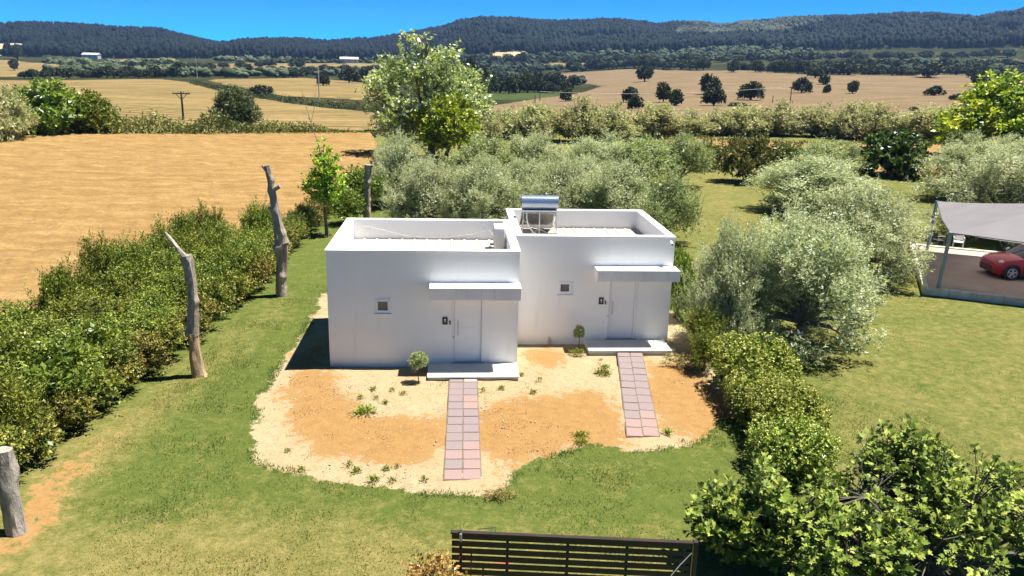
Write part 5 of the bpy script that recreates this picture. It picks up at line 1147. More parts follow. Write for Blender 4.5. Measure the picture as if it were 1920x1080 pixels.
HR_ = [(-199.37, 380.94, 5.65, 3.07), (-192.77, 374.86, 6.6, 4.37), (-192.54, 386.23, 6.15, 3.49), (-197.93, 403.22, 5.98, 4.1), (-185.9, 389.99, 8.33, 4.59), (-185.86, 396.23, 7.8, 5.24), (-188.57, 415.34, 6.09, 3.89), (-190.45, 427.67, 6.63, 3.53), (-185.95, 430.59, 9.41, 5.37), (-178.8, 423.57, 8.7, 6.41), (-179.6, 433.6, 8.22, 5.37), (-174.88, 430.26, 7.7, 4.43), (-176.7, 445.43, 9.38, 6.32), (-166, 431.66, 7.9, 4.79), (-165.55, 441.92, 7.47, 4.64), (-164.56, 451.22, 10.06, 6.82), (-161.74, 460.55, 7.31, 4.48), (-156.61, 457.85, 9.62, 6.09), (-179.96, 518.02, 10.01, 6.36), (-165.48, 495.46, 12.03, 8.22), (-160.87, 488.15, 8.65, 5.62), (-169.23, 533.87, 12.88, 8.46), (-168.56, 547.55, 9.14, 4.89), (-165.48, 556.07, 13.51, 6.91), (-159.6, 550.42, 9.08, 5.22), (-153.45, 550.26, 8.69, 5.09), (-164.6, 611.32, 9.39, 4.51), (-158.5, 615.92, 10.01, 5.33), (-153.71, 613.69, 15.12, 8.13), (-130.45, 546.68, 10.35, 5.48), (-142.19, 613.18, 11.57, 6.03), (-121.77, 546.48, 12.96, 6.91), (-121.56, 566.54, 9.86, 4.8), (-116.48, 570.88, 13.43, 6.2), (-92.73, 485.64, 10.03, 5.19), (-113.49, 632.8, 13.5, 7.24), (-112.42, 660.69, 10.41, 5.79), (-104.68, 674.74, 16.19, 8.48), (-96.72, 672.69, 14.28, 7.2), (-92.06, 693.68, 15.01, 8.46), (-81.04, 684.47, 10.69, 6.08), (-75.11, 693.19, 10.62, 4.72), (-324.1, 711.7, 12.92, 6.26), (-313.14, 705.44, 12.24, 7.44), (-307.35, 709.97, 8.95, 4.12), (-298.51, 723.95, 9.82, 5.74), (-289.3, 727.56, 12.53, 6.15), (-281.1, 730.62, 11.24, 6.55), (-277.8, 747.66, 12.74, 5.9), (-262.05, 736.22, 12.33, 6.85), (-255.28, 739.53, 11.6, 6.29), (-242.41, 732, 13.33, 5.83), (-224.7, 728.44, 10.69, 5.04), (-212.53, 721.74, 11.2, 4.92), (-201.71, 724.58, 12.01, 6.03), (-189.42, 735.11, 13.56, 5.9), (-195.44, 830.38, 11, 6.05), (-185.63, 833.3, 14.96, 8.32), (10.12, 306.89, 5.29, 4.7), (14.58, 309.06, 7.78, 6.18), (17.98, 315.41, 6.74, 6.7), (22.46, 322.7, 5.31, 5.48), (25.52, 315.81, 7.5, 7.26), (30.94, 328.7, 7.25, 7.6), (34.48, 330.52, 8.33, 8.64), (39.02, 329.5, 7.29, 6.07), (42.49, 326.11, 6.37, 5.29), (44.45, 323.51, 5.58, 4.7), (50.18, 323.72, 6.36, 5.67), (20.03, 465.08, 7.56, 6.27), (24.87, 466.29, 10.25, 7.07), (30.11, 453.95, 7.06, 5.69), (39.28, 451.4, 10.67, 7.03), (45.01, 453.69, 9.28, 7.7), (52, 452.77, 11.47, 8.8), (56.13, 435.7, 10.07, 8.12), (60.24, 430.17, 10.77, 8.13), (66.04, 412.66, 9.41, 6.34), (32.3, 590.53, 11.83, 7.57), (40.37, 600.57, 10.76, 5.75), (49.2, 621.89, 8.86, 5.12), (58.72, 630, 12.55, 8.14), (67.77, 648.07, 10.11, 6.6), (116.12, 768.97, 17.45, 9.41), (121.22, 775.26, 12.78, 8.24), (133.76, 769.23, 16.44, 8.66), (138.84, 764.76, 17.58, 10.92), (147.02, 748.75, 14.42, 7.65), (156.7, 757.37, 11.81, 5.8), (164.52, 757.18, 11.55, 7.58), (171.08, 746.53, 16.81, 10.27), (178.09, 730.34, 18.11, 11.58), (181.19, 709.8, 15.77, 9.61), (183.49, 687, 11.53, 6.89), (186.55, 675.78, 11.45, 6.37), (191.5, 659.08, 14.64, 8.33), (198.99, 658.19, 12.89, 8.61), (192.81, 616.72, 15.5, 8.34), (209.4, 497.48, 13.6, 8.13), (216.24, 500.79, 13.07, 8.44), (217.66, 481.96, 12.55, 8.35), (222.54, 483.21, 13.4, 8.09), (226.71, 479.54, 12.02, 6.66), (236.29, 480.62, 13.64, 6.91), (239.59, 473.12, 9.85, 6.08), (245.85, 474.73, 13.5, 7.56), (240.65, 473.6, 13.43, 8.81), (248.75, 477.74, 12.46, 7.39), (261.99, 487.68, 10.72, 6.71), (263.45, 480.78, 11.69, 6.36), (268.8, 480.06, 8.97, 5.92), (277.65, 479.68, 9.24, 5.97), (285.09, 481.94, 8.62, 5.26), (292.68, 482.14, 8.73, 4.42), (323.08, 498.53, 9.79, 5.79), (330.88, 497.42, 13.77, 7.05), (334.9, 493.25, 9.06, 5.48), (341.43, 491.15, 13.91, 7.78), (345.05, 485.49, 12.85, 6.14), (343.87, 477.97, 13.71, 6.77), (352.77, 476.11, 10.93, 6.38), (359.05, 477.63, 12.2, 6.48), (255.85, 613.58, 12.61, 6.25), (275.04, 628.78, 16.55, 8.37), (288.85, 631.32, 11.73, 5.85), (304.13, 629, 17.58, 6.86), (309.97, 620.05, 14.2, 5.64), (326.01, 629.11, 17.27, 8.7), (334.9, 621.04, 15.07, 7.46), (349.37, 628.04, 17.31, 8.14), (362.44, 629.54, 16.78, 6.75), (374.78, 628.81, 13.51, 6.82), (388.09, 622.37, 13.69, 5.45), (397.77, 622.42, 18.06, 8.41), (415.84, 621.85, 11.46, 5.37), (429.94, 627.82, 17.41, 6.99), (435.06, 622.32, 14.6, 6.52), (447.21, 618.92, 16.49, 7.84), (10.87, 983.9, 14.98, 7.89), (33.98, 970.41, 15.18, 8.27), (48.98, 962.03, 19.63, 10.18), (66.93, 972.05, 22.31, 10.94), (82.48, 965.69, 20.8, 13.45), (103.47, 966.98, 13.82, 8.42), (119.48, 961.96, 14.64, 8.28), (135.44, 952.39, 17.23, 8.46), (152.31, 919.62, 19.13, 9.67), (159.32, 890.19, 17.1, 9.72), (179.95, 877.33, 16.63, 9.83), (189.54, 862.62, 16.96, 8.3), (203.39, 859.95, 18.54, 9.14), (213.24, 844.32, 14.16, 7.64), (221.46, 799.59, 12.57, 7.56), (222.7, 753.49, 17.5, 9.27), (236.88, 757.39, 16.67, 7), (253.95, 745.65, 13.7, 5.31), (264.83, 731.11, 16.62, 6.49), (289.34, 760.6, 17.29, 8.29), (299.36, 740.7, 12.73, 6.04), (317.9, 754.17, 16.76, 6.36), (336.84, 764.04, 19.67, 8.54), (351.36, 764.15, 18.24, 8.91), (386.77, 805.61, 16.82, 7.42), (415.8, 817.78, 20.91, 8.97), (417.57, 802.37, 16.87, 6.9), (433.65, 785.4, 21.11, 8.41), (445.39, 774.67, 20.59, 7.68), (465.8, 797.63, 15.67, 6.7), (483.22, 796.3, 18.72, 8.51), (501.09, 790.2, 17.81, 6.78), (534.57, 817.35, 14.71, 6.94), (545.01, 807.85, 16.37, 7.35), (566.61, 817.06, 19.29, 9.59), (587.69, 820.92, 20.56, 8.79), (-74.27, 791.88, 14.55, 6.84), (-67.15, 800.5, 13.82, 5.81), (-60.77, 805.22, 17.13, 8.18)]
HL_ = ['dark tree of the hedgerow along the top of the striped tan field, left end', 'dark tree of the hedgerow along the top of the striped tan field, left end', 'dark tree of the hedgerow along the top of the striped tan field, left end', 'dark tree of the hedgerow along the top of the striped tan field, left end', 'dark tree of the hedgerow along the top of the striped tan field, left end', 'dark tree of the hedgerow along the top of the striped tan field, left end', 'dark tree of the hedgerow along the top of the striped tan field, left end', 'dark tree of the hedgerow along the top of the striped tan field, left end', 'dark tree of the hedgerow along the top of the striped tan field, left end', 'dark tree of the hedgerow along the top of the striped tan field, middle', 'dark tree of the hedgerow along the top of the striped tan field, middle', 'dark tree of the hedgerow along the top of the striped tan field, middle', 'dark tree of the hedgerow along the top of the striped tan field, middle', 'dark tree of the hedgerow along the top of the striped tan field, middle', 'dark tree of the hedgerow along the top of the striped tan field, middle', 'dark tree of the hedgerow along the top of the striped tan field, middle', 'dark tree of the hedgerow along the top of the striped tan field, middle', 'dark tree of the hedgerow along the top of the striped tan field, middle', 'dark tree above the right end of the striped tan field', 'dark tree above the right end of the striped tan field', 'dark tree above the right end of the striped tan field', 'dark tree above the right end of the striped tan field', 'dark tree above the right end of the striped tan field', 'dark tree above the right end of the striped tan field', 'dark tree above the right end of the striped tan field', 'dark tree above the right end of the striped tan field', 'dark tree above the middle tan field', 'dark tree above the middle tan field', 'dark tree above the middle tan field', 'dark tree above the middle tan field', 'dark tree above the middle tan field', 'dark tree above the middle tan field', 'dark tree above the middle tan field', 'dark tree above the middle tan field', 'dark tree above the middle tan field', 'dark tree between the middle tan field and the poplar', 'dark tree between the middle tan field and the poplar', 'dark tree between the middle tan field and the poplar', 'dark tree between the middle tan field and the poplar', 'dark tree between the middle tan field and the poplar', 'dark tree between the middle tan field and the poplar', 'dark tree between the middle tan field and the poplar', 'dark tree in the second hedgerow at far left', 'dark tree in the second hedgerow at far left', 'dark tree in the second hedgerow at far left', 'dark tree in the second hedgerow at far left', 'dark tree in the second hedgerow at far left', 'dark tree in the second hedgerow at far left', 'dark tree in the second hedgerow at far left', 'dark tree in the second hedgerow at far left', 'dark tree in the second hedgerow at far left', 'dark tree in the second hedgerow by the pale far strip', 'dark tree in the second hedgerow by the pale far strip', 'dark tree in the second hedgerow by the pale far strip', 'dark tree in the second hedgerow by the pale far strip', 'dark tree in the second hedgerow by the pale far strip', 'dark tree in the second hedgerow by the pale far strip', 'dark tree in the second hedgerow by the pale far strip', 'dark tree at the front edge of the orchard right of the poplar', 'dark tree at the front edge of the orchard right of the poplar', 'dark tree at the front edge of the orchard right of the poplar', 'dark tree at the front edge of the orchard right of the poplar', 'dark tree at the front edge of the orchard right of the poplar', 'dark tree at the front edge of the orchard right of the poplar', 'dark tree at the front edge of the orchard right of the poplar', 'dark tree at the front edge of the orchard right of the poplar', 'dark tree at the front edge of the orchard right of the poplar', 'dark tree at the front edge of the orchard right of the poplar', 'dark tree at the front edge of the orchard right of the poplar', 'dark tree in the middle of the orchard right of the poplar', 'dark tree in the middle of the orchard right of the poplar', 'dark tree in the middle of the orchard right of the poplar', 'dark tree in the middle of the orchard right of the poplar', 'dark tree in the middle of the orchard right of the poplar', 'dark tree in the middle of the orchard right of the poplar', 'dark tree in the middle of the orchard right of the poplar', 'dark tree in the middle of the orchard right of the poplar', 'dark tree in the middle of the orchard right of the poplar', 'dark tree at the back of the orchard right of the poplar', 'dark tree at the back of the orchard right of the poplar', 'dark tree at the back of the orchard right of the poplar', 'dark tree at the back of the orchard right of the poplar', 'dark tree at the back of the orchard right of the poplar', 'dark tree at the left top edge of the brown field', 'dark tree at the left top edge of the brown field', 'dark tree at the left top edge of the brown field', 'dark tree at the left top edge of the brown field', 'dark tree at the left top edge of the brown field', 'dark tree at the left top edge of the brown field', 'dark tree at the left top edge of the brown field', 'dark tree at the left top edge of the brown field', 'dark tree along the top of the brown field before its middle', 'dark tree along the top of the brown field before its middle', 'dark tree along the top of the brown field before its middle', 'dark tree along the top of the brown field before its middle', 'dark tree along the top of the brown field before its middle', 'dark tree along the top of the brown field before its middle', 'dark tree along the top of the brown field before its middle', 'dark tree along the top of the brown field after its middle', 'dark tree along the top of the brown field after its middle', 'dark tree along the top of the brown field after its middle', 'dark tree along the top of the brown field after its middle', 'dark tree along the top of the brown field after its middle', 'dark tree along the top of the brown field after its middle', 'dark tree along the top of the brown field after its middle', 'dark tree along the top of the brown field after its middle', 'dark tree at the top of the brown field, right half', 'dark tree at the top of the brown field, right half', 'dark tree at the top of the brown field, right half', 'dark tree at the top of the brown field, right half', 'dark tree at the top of the brown field, right half', 'dark tree at the top of the brown field, right half', 'dark tree at the top of the brown field, right half', 'dark tree at the top of the brown field, right half', 'dark tree past the right top corner of the brown field', 'dark tree past the right top corner of the brown field', 'dark tree past the right top corner of the brown field', 'dark tree past the right top corner of the brown field', 'dark tree past the right top corner of the brown field', 'dark tree past the right top corner of the brown field', 'dark tree past the right top corner of the brown field', 'dark tree past the right top corner of the brown field', 'dark tree in the grove strip above the right half of the brown field', 'dark tree in the grove strip above the right half of the brown field', 'dark tree in the grove strip above the right half of the brown field', 'dark tree in the grove strip above the right half of the brown field', 'dark tree in the grove strip above the right half of the brown field', 'dark tree in the grove strip above the right half of the brown field', 'dark tree in the grove strip above the right half of the brown field', 'dark tree in the grove strip above the right half of the brown field', 'dark tree in the grove strip above the right half of the brown field', 'dark tree in the grove strip above the right half of the brown field', 'dark tree in the grove strip above the right half of the brown field', 'dark tree in the grove strip above the right half of the brown field', 'dark tree in the grove strip above the right half of the brown field', 'dark tree in the grove strip above the right half of the brown field', 'dark tree in the grove strip above the right half of the brown field', 'dark tree in the grove strip above the right half of the brown field', 'dark tree on the plain behind the poplar top', 'dark tree on the plain behind the poplar top', 'dark tree on the plain behind the poplar top', 'dark tree on the plain behind the poplar top', 'dark tree on the plain behind the poplar top', 'dark tree on the plain behind the poplar top', 'dark tree on the plain behind the poplar top', 'dark tree on the plain behind the poplar top', 'dark tree on the plain behind the poplar top', 'dark tree on the plain behind the poplar top', 'dark tree on the plain behind the poplar top', 'dark tree on the plain behind the poplar top', 'dark tree on the plain behind the poplar top', 'dark tree on the plain behind the poplar top', 'dark tree on the plain behind the poplar top', 'dark tree on the plain behind the poplar top', 'dark tree on the plain below the right wooded hill', 'dark tree on the plain below the right wooded hill', 'dark tree on the plain below the right wooded hill', 'dark tree on the plain below the right wooded hill', 'dark tree on the plain below the right wooded hill', 'dark tree on the plain below the right wooded hill', 'dark tree on the plain below the right wooded hill', 'dark tree on the plain below the right wooded hill', 'dark tree on the plain below the right wooded hill', 'dark tree on the plain below the right wooded hill', 'dark tree on the plain below the right wooded hill', 'dark tree on the plain below the right wooded hill', 'dark tree on the plain below the right wooded hill', 'dark tree on the plain below the right wooded hill', 'dark tree on the plain below the right wooded hill', 'dark tree on the plain below the right wooded hill', 'dark tree on the plain below the right wooded hill', 'dark tree on the plain below the right wooded hill', 'dark tree on the plain below the right wooded hill', 'dark tree on the plain below the right wooded hill', 'dark tree just left of the poplar top', 'dark tree just left of the poplar top', 'dark tree just left of the poplar top']
for i, (t, lab) in enumerate(zip(HR_, HL_)): plant('oak%d' % (i % 3), 'grove_tree', lab, 'tree', *t, 'dark trees of the distant groves')

# ------------------------------------------------------------------ woods: merged far masses
def blob_template(seed, kind_):
    g = np.random.default_rng(seed); t = (1+5**.5)/2
    V = nrm(np.array([(-1, t, 0), (1, t, 0), (-1, -t, 0), (1, -t, 0), (0, -1, t), (0, 1, t), (0, -1, -t), (0, 1, -t), (t, 0, -1), (t, 0, 1), (-t, 0, -1), (-t, 0, 1)], float))
    F = np.array([(0, 11, 5), (0, 5, 1), (0, 1, 7), (0, 7, 10), (0, 10, 11), (1, 5, 9), (5, 11, 4), (11, 10, 2), (10, 7, 6), (7, 1, 8), (3, 9, 4), (3, 4, 2), (3, 2, 6), (3, 6, 8), (3, 8, 9), (4, 9, 5), (2, 4, 11), (6, 2, 10), (8, 6, 7), (9, 8, 1)])
    vs, fs = [], []
    parts = [((0, 0, .55), .42, .5), ((.18, .1, .35), .3, .35), ((-.15, -.15, .75), .24, .3)] if kind_ == 'pine' else [((0, 0, .5), .48, .45), ((.25, .1, .4), .3, .35), ((-.22, -.12, .55), .3, .35), ((.0, .22, .72), .24, .25)]
    for k, (c, r, h) in enumerate(parts):
        v = V*np.array([r, r, h])*g.uniform(.75, 1.25, (12, 1))+np.array(c); vs.append(v); fs.append(F+12*k)
    return np.concatenate(vs), np.concatenate(fs)
TPL = {k: [blob_template(i+3, k) for i in range(4)] for k in ('pine', 'round')}
def wood(name, label, xy, w, h, mat, kd, seed):
    g = np.random.default_rng(seed); n = len(xy); z = zt(xy[:, 0], xy[:, 1]); Vs, Fs, Ts = [], [], []; off = 0
    a = g.uniform(0, 6.28, n); s = g.uniform(.7, 1.35, n); hh = h*g.uniform(.7, 1.4, n); ti = np.clip(g.normal(.4, .2, n), 0, 1); k = g.integers(0, 4, n)
    ti = np.clip(ti+.28*wav(xy, .009, 1)+.2*wav(xy, .03, 2), 0, 1)
    for q in range(4):
        m = np.where(k == q)[0]; TV, TF = TPL[kd][q]
        c, s_ = np.cos(a[m])[:, None], np.sin(a[m])[:, None]
        x = (TV[:, 0]*c-TV[:, 1]*s_)*(w*s[m])[:, None]+xy[m, :1]; y_ = (TV[:, 0]*s_+TV[:, 1]*c)*(w*s[m])[:, None]+xy[m, 1:]; zz = TV[:, 2]*hh[m][:, None]+z[m][:, None]-.3
        Vs.append(np.stack([x, y_, zz], -1).reshape(-1, 3)); Fs.append((TF[None]+(np.arange(len(m))*len(TV))[:, None, None]).reshape(-1, 3)+off); Ts.append(np.repeat(ti[m], len(TV))+np.tile(np.linspace(-.1, .1, len(TV)), len(m))); off += len(m)*len(TV)
    o = ob(name, npmesh(name, np.concatenate(Vs), np.concatenate(Fs), mat, dict(tint=np.clip(np.concatenate(Ts), 0, 1)))); tag(o, label, kind='stuff')
def polar(n, a0, a1, d0, d1, seed):
    g = np.random.default_rng(seed); d = np.sqrt(g.uniform(d0*d0, d1*d1, n)); a = g.uniform(a0, a1, n)
    return np.stack([CAMXY[0]+np.sin(a)*d, CAMXY[1]+np.cos(a)*d], 1), a, d
OPEN = [(p.name, ) for p in ()]
CLEAR = []
CLEAR += [[(-213.93, 295.13),(-191.62, 345.29),(-131.91, 372.95),(-106.43, 329.93),(-63.9, 227.93),(-39.91, 181.12),(-12.14, 135.42),(-7.95, 110.41),(-6.08, 88.68),(-58.82, 67.68)], [(-111.05, 364.15),(-102.49, 424.19),(-88.93, 471.26),(-60.36, 444.02),(-38.68, 418.16),(-16.23, 206.28),(-28.55, 211.06),(-45.5, 222.05),(-77.33, 292.84)], [(-247.63, 344.68),(-231.64, 421.08),(-237.98, 466.37),(-311.86, 671.4),(-359.1, 766.34),(-449.75, 898.06),(-490.71, 913.91),(-566.87, 815.51)], [(-787.49, 1144.31),(-695.33, 1307.81),(-668.06, 1300.75),(-579.1, 1182.82),(-542.42, 1089.4),(-529.87, 989.38),(-622.34, 897.53)], [(-215.97, 655.99),(-274.8, 855.87),(-241.91, 940.05),(-186.84, 997.81),(-135.28, 994.92),(-81.88, 1010.02),(-66.61, 823.95),(-101.3, 744.16),(-142, 706.69),(-181.26, 622.14)], [(6, 121.09),(10.17, 177.13),(30.56, 261.69),(55.03, 318.97),(80.21, 403.29),(86.5, 598.53),(75.08, 711.66),(101.58, 751.24),(173.43, 732.07),(186.34, 603.85),(225.87, 498.02),(296.61, 496.42),(377.26, 554.11),(231.21, 321.94),(146.85, 196.71),(94.77, 126.15),(69.39, 129.54),(26.31, 117.83)], [(-400.57, 874.67),(-407.28, 985.02),(-345.1, 1038.77),(-310.83, 933.43),(-338.33, 840.57)], [(47.24, 1054.79),(54.7, 1115.02),(102.7, 1163.6),(104.88, 1061.23),(75.01, 1033.18)], [(88.37, 949.43),(127.97, 963.23),(181.68, 875.77),(173.26, 832.54),(110.21, 866.97)], [(9.85, 249),(13.76, 322.78),(38.07, 341.62),(49.37, 318.75),(41.58, 291.18),(22.93, 259.03)], [(767.73, 1129.25),(786.26, 1140.03),(802.94, 1117.53),(738.37, 1029.15),(723.87, 1056.34)], [(615.05, 972.5),(660.93, 1011.03),(670.21, 984.06),(652.45, 966.74),(619.18, 956.78)]]
def clear(xy):
    k = np.ones(len(xy), bool)
    for p in CLEAR: k &= ~inpoly(xy[:, 0], xy[:, 1], p)
    return xy[k]
GROVEM = leafmat('shaded_grove_leaf', [(.012, .019, .010), (.030, .040, .020), (.06, .075, .038), (.10, .115, .06)], None, 0, .8, .1)  # greens kept dark, the plain's cloud shadow painted into the foliage
xy, a, d = polar(26000, -.62, .76, 1120, 1900, 1); k = (wav(xy, .006, 2)+.5*wav(xy, .017, 1) > -1.15+np.clip((1300-d)/180, 0, 1)*.6)
wood('pine_wood', 'dark blue-green pine forest covering the hills on the horizon', clear(xy[k]), 8, 11.5, PINEM, 'pine', 2)
PALEW = leafmat('pale_wood_leaf', [(.018, .026, .018), (.032, .044, .030), (.055, .068, .046), (.085, .098, .07)], None, 0, .8, .1)
xy, a, d = polar(4200, .262, .42, 1420, 1850, 8); k = wav(xy, .012, 3)+.5*wav(xy, .03, 1) > .1-.9*np.exp(-((a-.31)/.05)**2)
wood('pale_wood', 'lighter grey-green wood on the face of the right hill', clear(xy[k]), 8.5, 12.5, PALEW, 'round', 9)
xy, a, d = polar(5200, -.62, .76, 470, 1150, 3); k = (wav(xy, .011, 4)+.6*wav(xy, .03, 2) > -.25)
wood('groves', 'dark olive groves and scrub filling the far plain', clear(xy[k]), 7.0, 5.2, GROVEM, 'round', 4)

# ------------------------------------------------------------------ far buildings, poles, wires
FARW = basic('far_white', (.40, .39, .37), (.34, .33, .31), .5, .9); FART = basic('far_tiles', (.36, .17, .10), (.42, .22, .13), .5, .9); FARG = basic('far_grey', (.34, .37, .41), (.4, .42, .45), .5, .6); DARKW = basic('dark_opening', (.03, .035, .04), (.04, .045, .05), 1, .4)
def farhouse(label, x, y, w_, d_, h, rz, roof, wins, gable=True, cat='house', name='farmhouse'):
    t = thing(name, label, cat, (x, y, float(zt(x, y)[0])), rz)
    b = MB(); b.box(-w_/2, w_/2, -d_/2, d_/2, -2, h); b.build('wall', FARW if roof is not FARG else FARG, t)
    r_ = MB(); e = .4; k = h+.01
    rh = d_*.22 if gable else .5
    if gable: r_.add([(-w_/2-e, -d_/2-e, k), (w_/2+e, -d_/2-e, k), (w_/2+e, 0, k+rh), (-w_/2-e, 0, k+rh), (-w_/2-e, d_/2+e, k), (w_/2+e, d_/2+e, k)], [(0, 1, 2, 3), (3, 2, 5, 4), (0, 3, 4), (1, 5, 2), (0, 4, 5, 1)])
    else: r_.box(-w_/2-e, w_/2+e, -d_/2-e, d_/2+e, k, k+rh)
    r_.build('roof', roof, t)
    for i in range(wins):
        q = MB(); cx = -w_/2+(i+.5)*w_/wins; q.box(cx-.6, cx+.6, -d_/2-.06, -d_/2-.005, h*.45, h*.8); q.build('window', DARKW, t)
farhouse('left one of two tiny white houses at the foot of the right hill', *(366.18, 1173.2, 7.8, 7.24)[:2], 9, 9, 7, -.3, FART, 3)
farhouse('right one of two tiny white houses at the foot of the right hill', *(374.09, 1160.4, 7.72, 7.16)[:2], 10, 9, 8.5, -.2, FART, 3)
farhouse('long low white shed in front of the left wooded hill', *(-330.92, 1096.51, 21.1, 4.35)[:2], 26, 12, 4.5, -.1, FARW, 5, True, 'shed', 'shed')
farhouse('pale blue-grey shed among trees on the far left', *(-427.45, 992.66, 15.19, 3.91)[:2], 18, 10, 4.5, 0, FARG, 3, True, 'shed', 'shed')
farhouse('grey shed at the right end of the brown field', *(394.13, 559.95, 8.64, 2.83)[:2], 11, 7, 2.8, -.4, FARG, 2, False, 'shed', 'shed')
farhouse('pale roofed barn left of the poplar on the far plain', *(-126.86, 1004.51, 18.32, 5.4)[:2], 22, 12, 4.5, .1, FARW, 3, True, 'barn', 'barn')
WOODP = basic('pole_wood', (.10, .08, .065), (.15, .125, .10), 5, .9); CONP = basic('pole_concrete', (.42, .41, .39), (.5, .49, .46), 3, .9)
def pole(label, t, arm, mat):
    x, y, w_, h = t; p = thing('utility_pole', label, 'pole', (x, y, float(zt(x, y)[0])), .1, 'utility poles in the fields')
    b = MB(); b.tube([(0, 0, -.5), (0, 0, h)], [.17, .11], 8); b.build('shaft', mat, p)
    if arm:
        b = MB(); b.box(-arm/2, arm/2, -.07, .07, h-.35, h-.2); b.build('crossarm', mat, p)
        for k in (-.45, -.15, .15, .45): b = MB(); b.tube([(k*arm, 0, h-.2), (k*arm, 0, h+.05)], .06, 6); b.build('insulator', CONP, p)
        b = MB(); b.tube([(-arm*.3, 0, h-.35), (0, 0, h-1.1)], .04, 5); b.tube([(arm*.3, 0, h-.35), (0, 0, h-1.1)], .04, 5); b.build('brace', mat, p)
    return (x, y, float(zt(x, y)[0])+h)
p1 = pole('dark wooden pole with a crossarm in the striped tan field', (-32.26, 87.96, 0.28, 4.44), 2.2, WOODP)
p2 = pole('pale slim pole in front of the far left hedgerow', (-138.57, 442.58, 1.18, 11.52), 0, CONP)
p3 = pole('pale slim pole by the dark tree in the middle tan field', (-32.72, 199.37, 0.57, 8.52), 0, CONP)
p4 = pole('crossarm pole just above the back olive row', (97.29, 201.63, 0.6, 4.95), 1.6, WOODP)
p5 = pole('short thin pole left of the crossarm pole at the brown field foot', (92.1, 201.31, 0.45, 2.47), 0, WOODP)
p6 = pole('left one of two thin poles at the orchard edge', (26.2, 210.45, 0.46, 2.83), 0, WOODP)
p7 = pole('right one of two thin poles at the orchard edge', (27.61, 210.7, 0.46, 3.78), 0, WOODP)
def wire(a, b_, sag, label):
    pts = [tuple(a[k]+(b_[k]-a[k])*i/16-(sag*4*(i/16)*(1-i/16) if k == 2 else 0) for k in range(3)) for i in range(17)]
    m = MB(); m.tube(pts, .035, 4); tag(m.build('power_line', CONP), label, 'cable')
wire(p7, p4, 1.2, 'thin power line crossing above the back olive row to the crossarm pole')

# ------------------------------------------------------------------ grass, weeds, wheat ears
def blades(name, label, n, region, h0, h1, w0, mat, seed, accept):
    g = np.random.default_rng(seed); x = g.uniform(region[0], region[1], n); y = g.uniform(region[2], region[3], n); k, ti = accept(x, y, g); x, y, ti = x[k], y[k], ti[k]; n = len(x)
    z = zt(x, y)+.0; a = g.uniform(0, 6.28, n); h = g.uniform(h0, h1, n); ln = nrm(np.stack([np.cos(a), np.sin(a), g.uniform(1.0, 2.6, n)], 1)); s = np.stack([-np.sin(a), np.cos(a), np.zeros(n)], 1)*(w0*g.uniform(.6, 1.4, n))[:, None]
    p = np.stack([x, y, z], 1); V = np.stack([p-s, p+s, p+ln*h[:, None]], 1).reshape(-1, 3); F = np.arange(3*n).reshape(n, 3)
    tag(ob(name, npmesh(name, V, F, mat, dict(tint=np.repeat(ti, 3)))), label, kind='stuff')
GRASSM = leafmat('grass_blade', [(.055, .095, .017), (.105, .148, .029), (.19, .20, .06), (.34, .275, .12)], None, .25, .6, .2)
def acc_lawn(x, y, g):
    s = lookup(sand_g, x, y); d = lookup(dry_g, x, y); inside = (x > -.1) & (x < 10.6) & (y > -.1) & (y < 7)
    hed = x < np.interp(y, [p[1] for p in FRONT], [p[0] for p in FRONT])+.1
    P = np.stack([x, y], 1)
    return (s < .42) & ~inside & ~hed & (g.uniform(0, 1, len(x)) < .75+.4*wav(P, .8, 2)), np.clip(.12+d*.85+.2*wav(P, 1.3, 1)+g.normal(0, .16, len(x)), 0, 1)
blades('grass', 'short mown grass of the lawn', 230000, (-6, 17, -12.5, 9), .025, .06, .009, GRASSM, 31, acc_lawn)
def acc_right(x, y, g):
    P = np.stack([x, y], 1); l = (x-22.47)*.895+(y-7.74)*-.447; q = (x-22.47)*.447+(y-7.74)*.895
    return ~((l > -.1) & (q > -.1)) & (lookup(sand_g, x, y) < .4), np.clip(.32+.2*wav(P, .7, 1)+g.normal(0, .16, len(x)), 0, 1)
blades('grass', 'yellowish mown grass of the right-hand lawn', 60000, (12, 34, -4, 26), .02, .045, .012, GRASSM, 32, acc_right)
def acc_edge(x, y, g):
    s = lookup(sand_g, x, y); P = np.stack([x, y], 1); inside = (x > -.3) & (x < 10.8) & (y > -1.2) & (y < 7)
    return (s > .22) & (s < .62) & ~inside & (wav(P, 1.6, 3) > -.1), np.clip(g.normal(.25, .15, len(x)), 0, 1)
blades('grass', 'ragged longer grass fringe round the sandy yard', 160000, (-2.5, 13, -9, 7), .05, .12, .010, GRASSM, 33, acc_edge)
def acc_tuft(x, y, g):
    P = np.stack([x, y], 1); k, ti = acc_lawn(x, y, g); return k & (wav(P, 2.3, 2)+.6*wav(P, 6, 1) > .45), np.clip(ti+.1, 0, 1)
blades('grass', 'taller uncut tufts scattered in the lawn', 170000, (-6, 17, -12.5, 9), .05, .10, .009, GRASSM, 34, acc_tuft)
LITTER = leafmat('dry_litter', [(.09, .06, .03), (.20, .14, .065), (.33, .25, .13), (.42, .34, .2)], None, 0, .9, .05)
def acc_litter(x, y, g):
    s = lookup(sand_g, x, y); P = np.stack([x, y], 1); inside = (x > -.1) & (x < 10.6) & (y > -1.1) & (y < 7)
    return (s > .5) & ~inside & (wav(P, 1.9, 1)+.5*wav(P, 5, 2) > .15), np.clip(g.normal(.4, .25, len(x)), 0, 1)
blades('dry_litter', 'dry grass litter strewn on the bare earth', 60000, (-2.5, 13, -9, 7), .02, .06, .007, LITTER, 35, acc_litter)
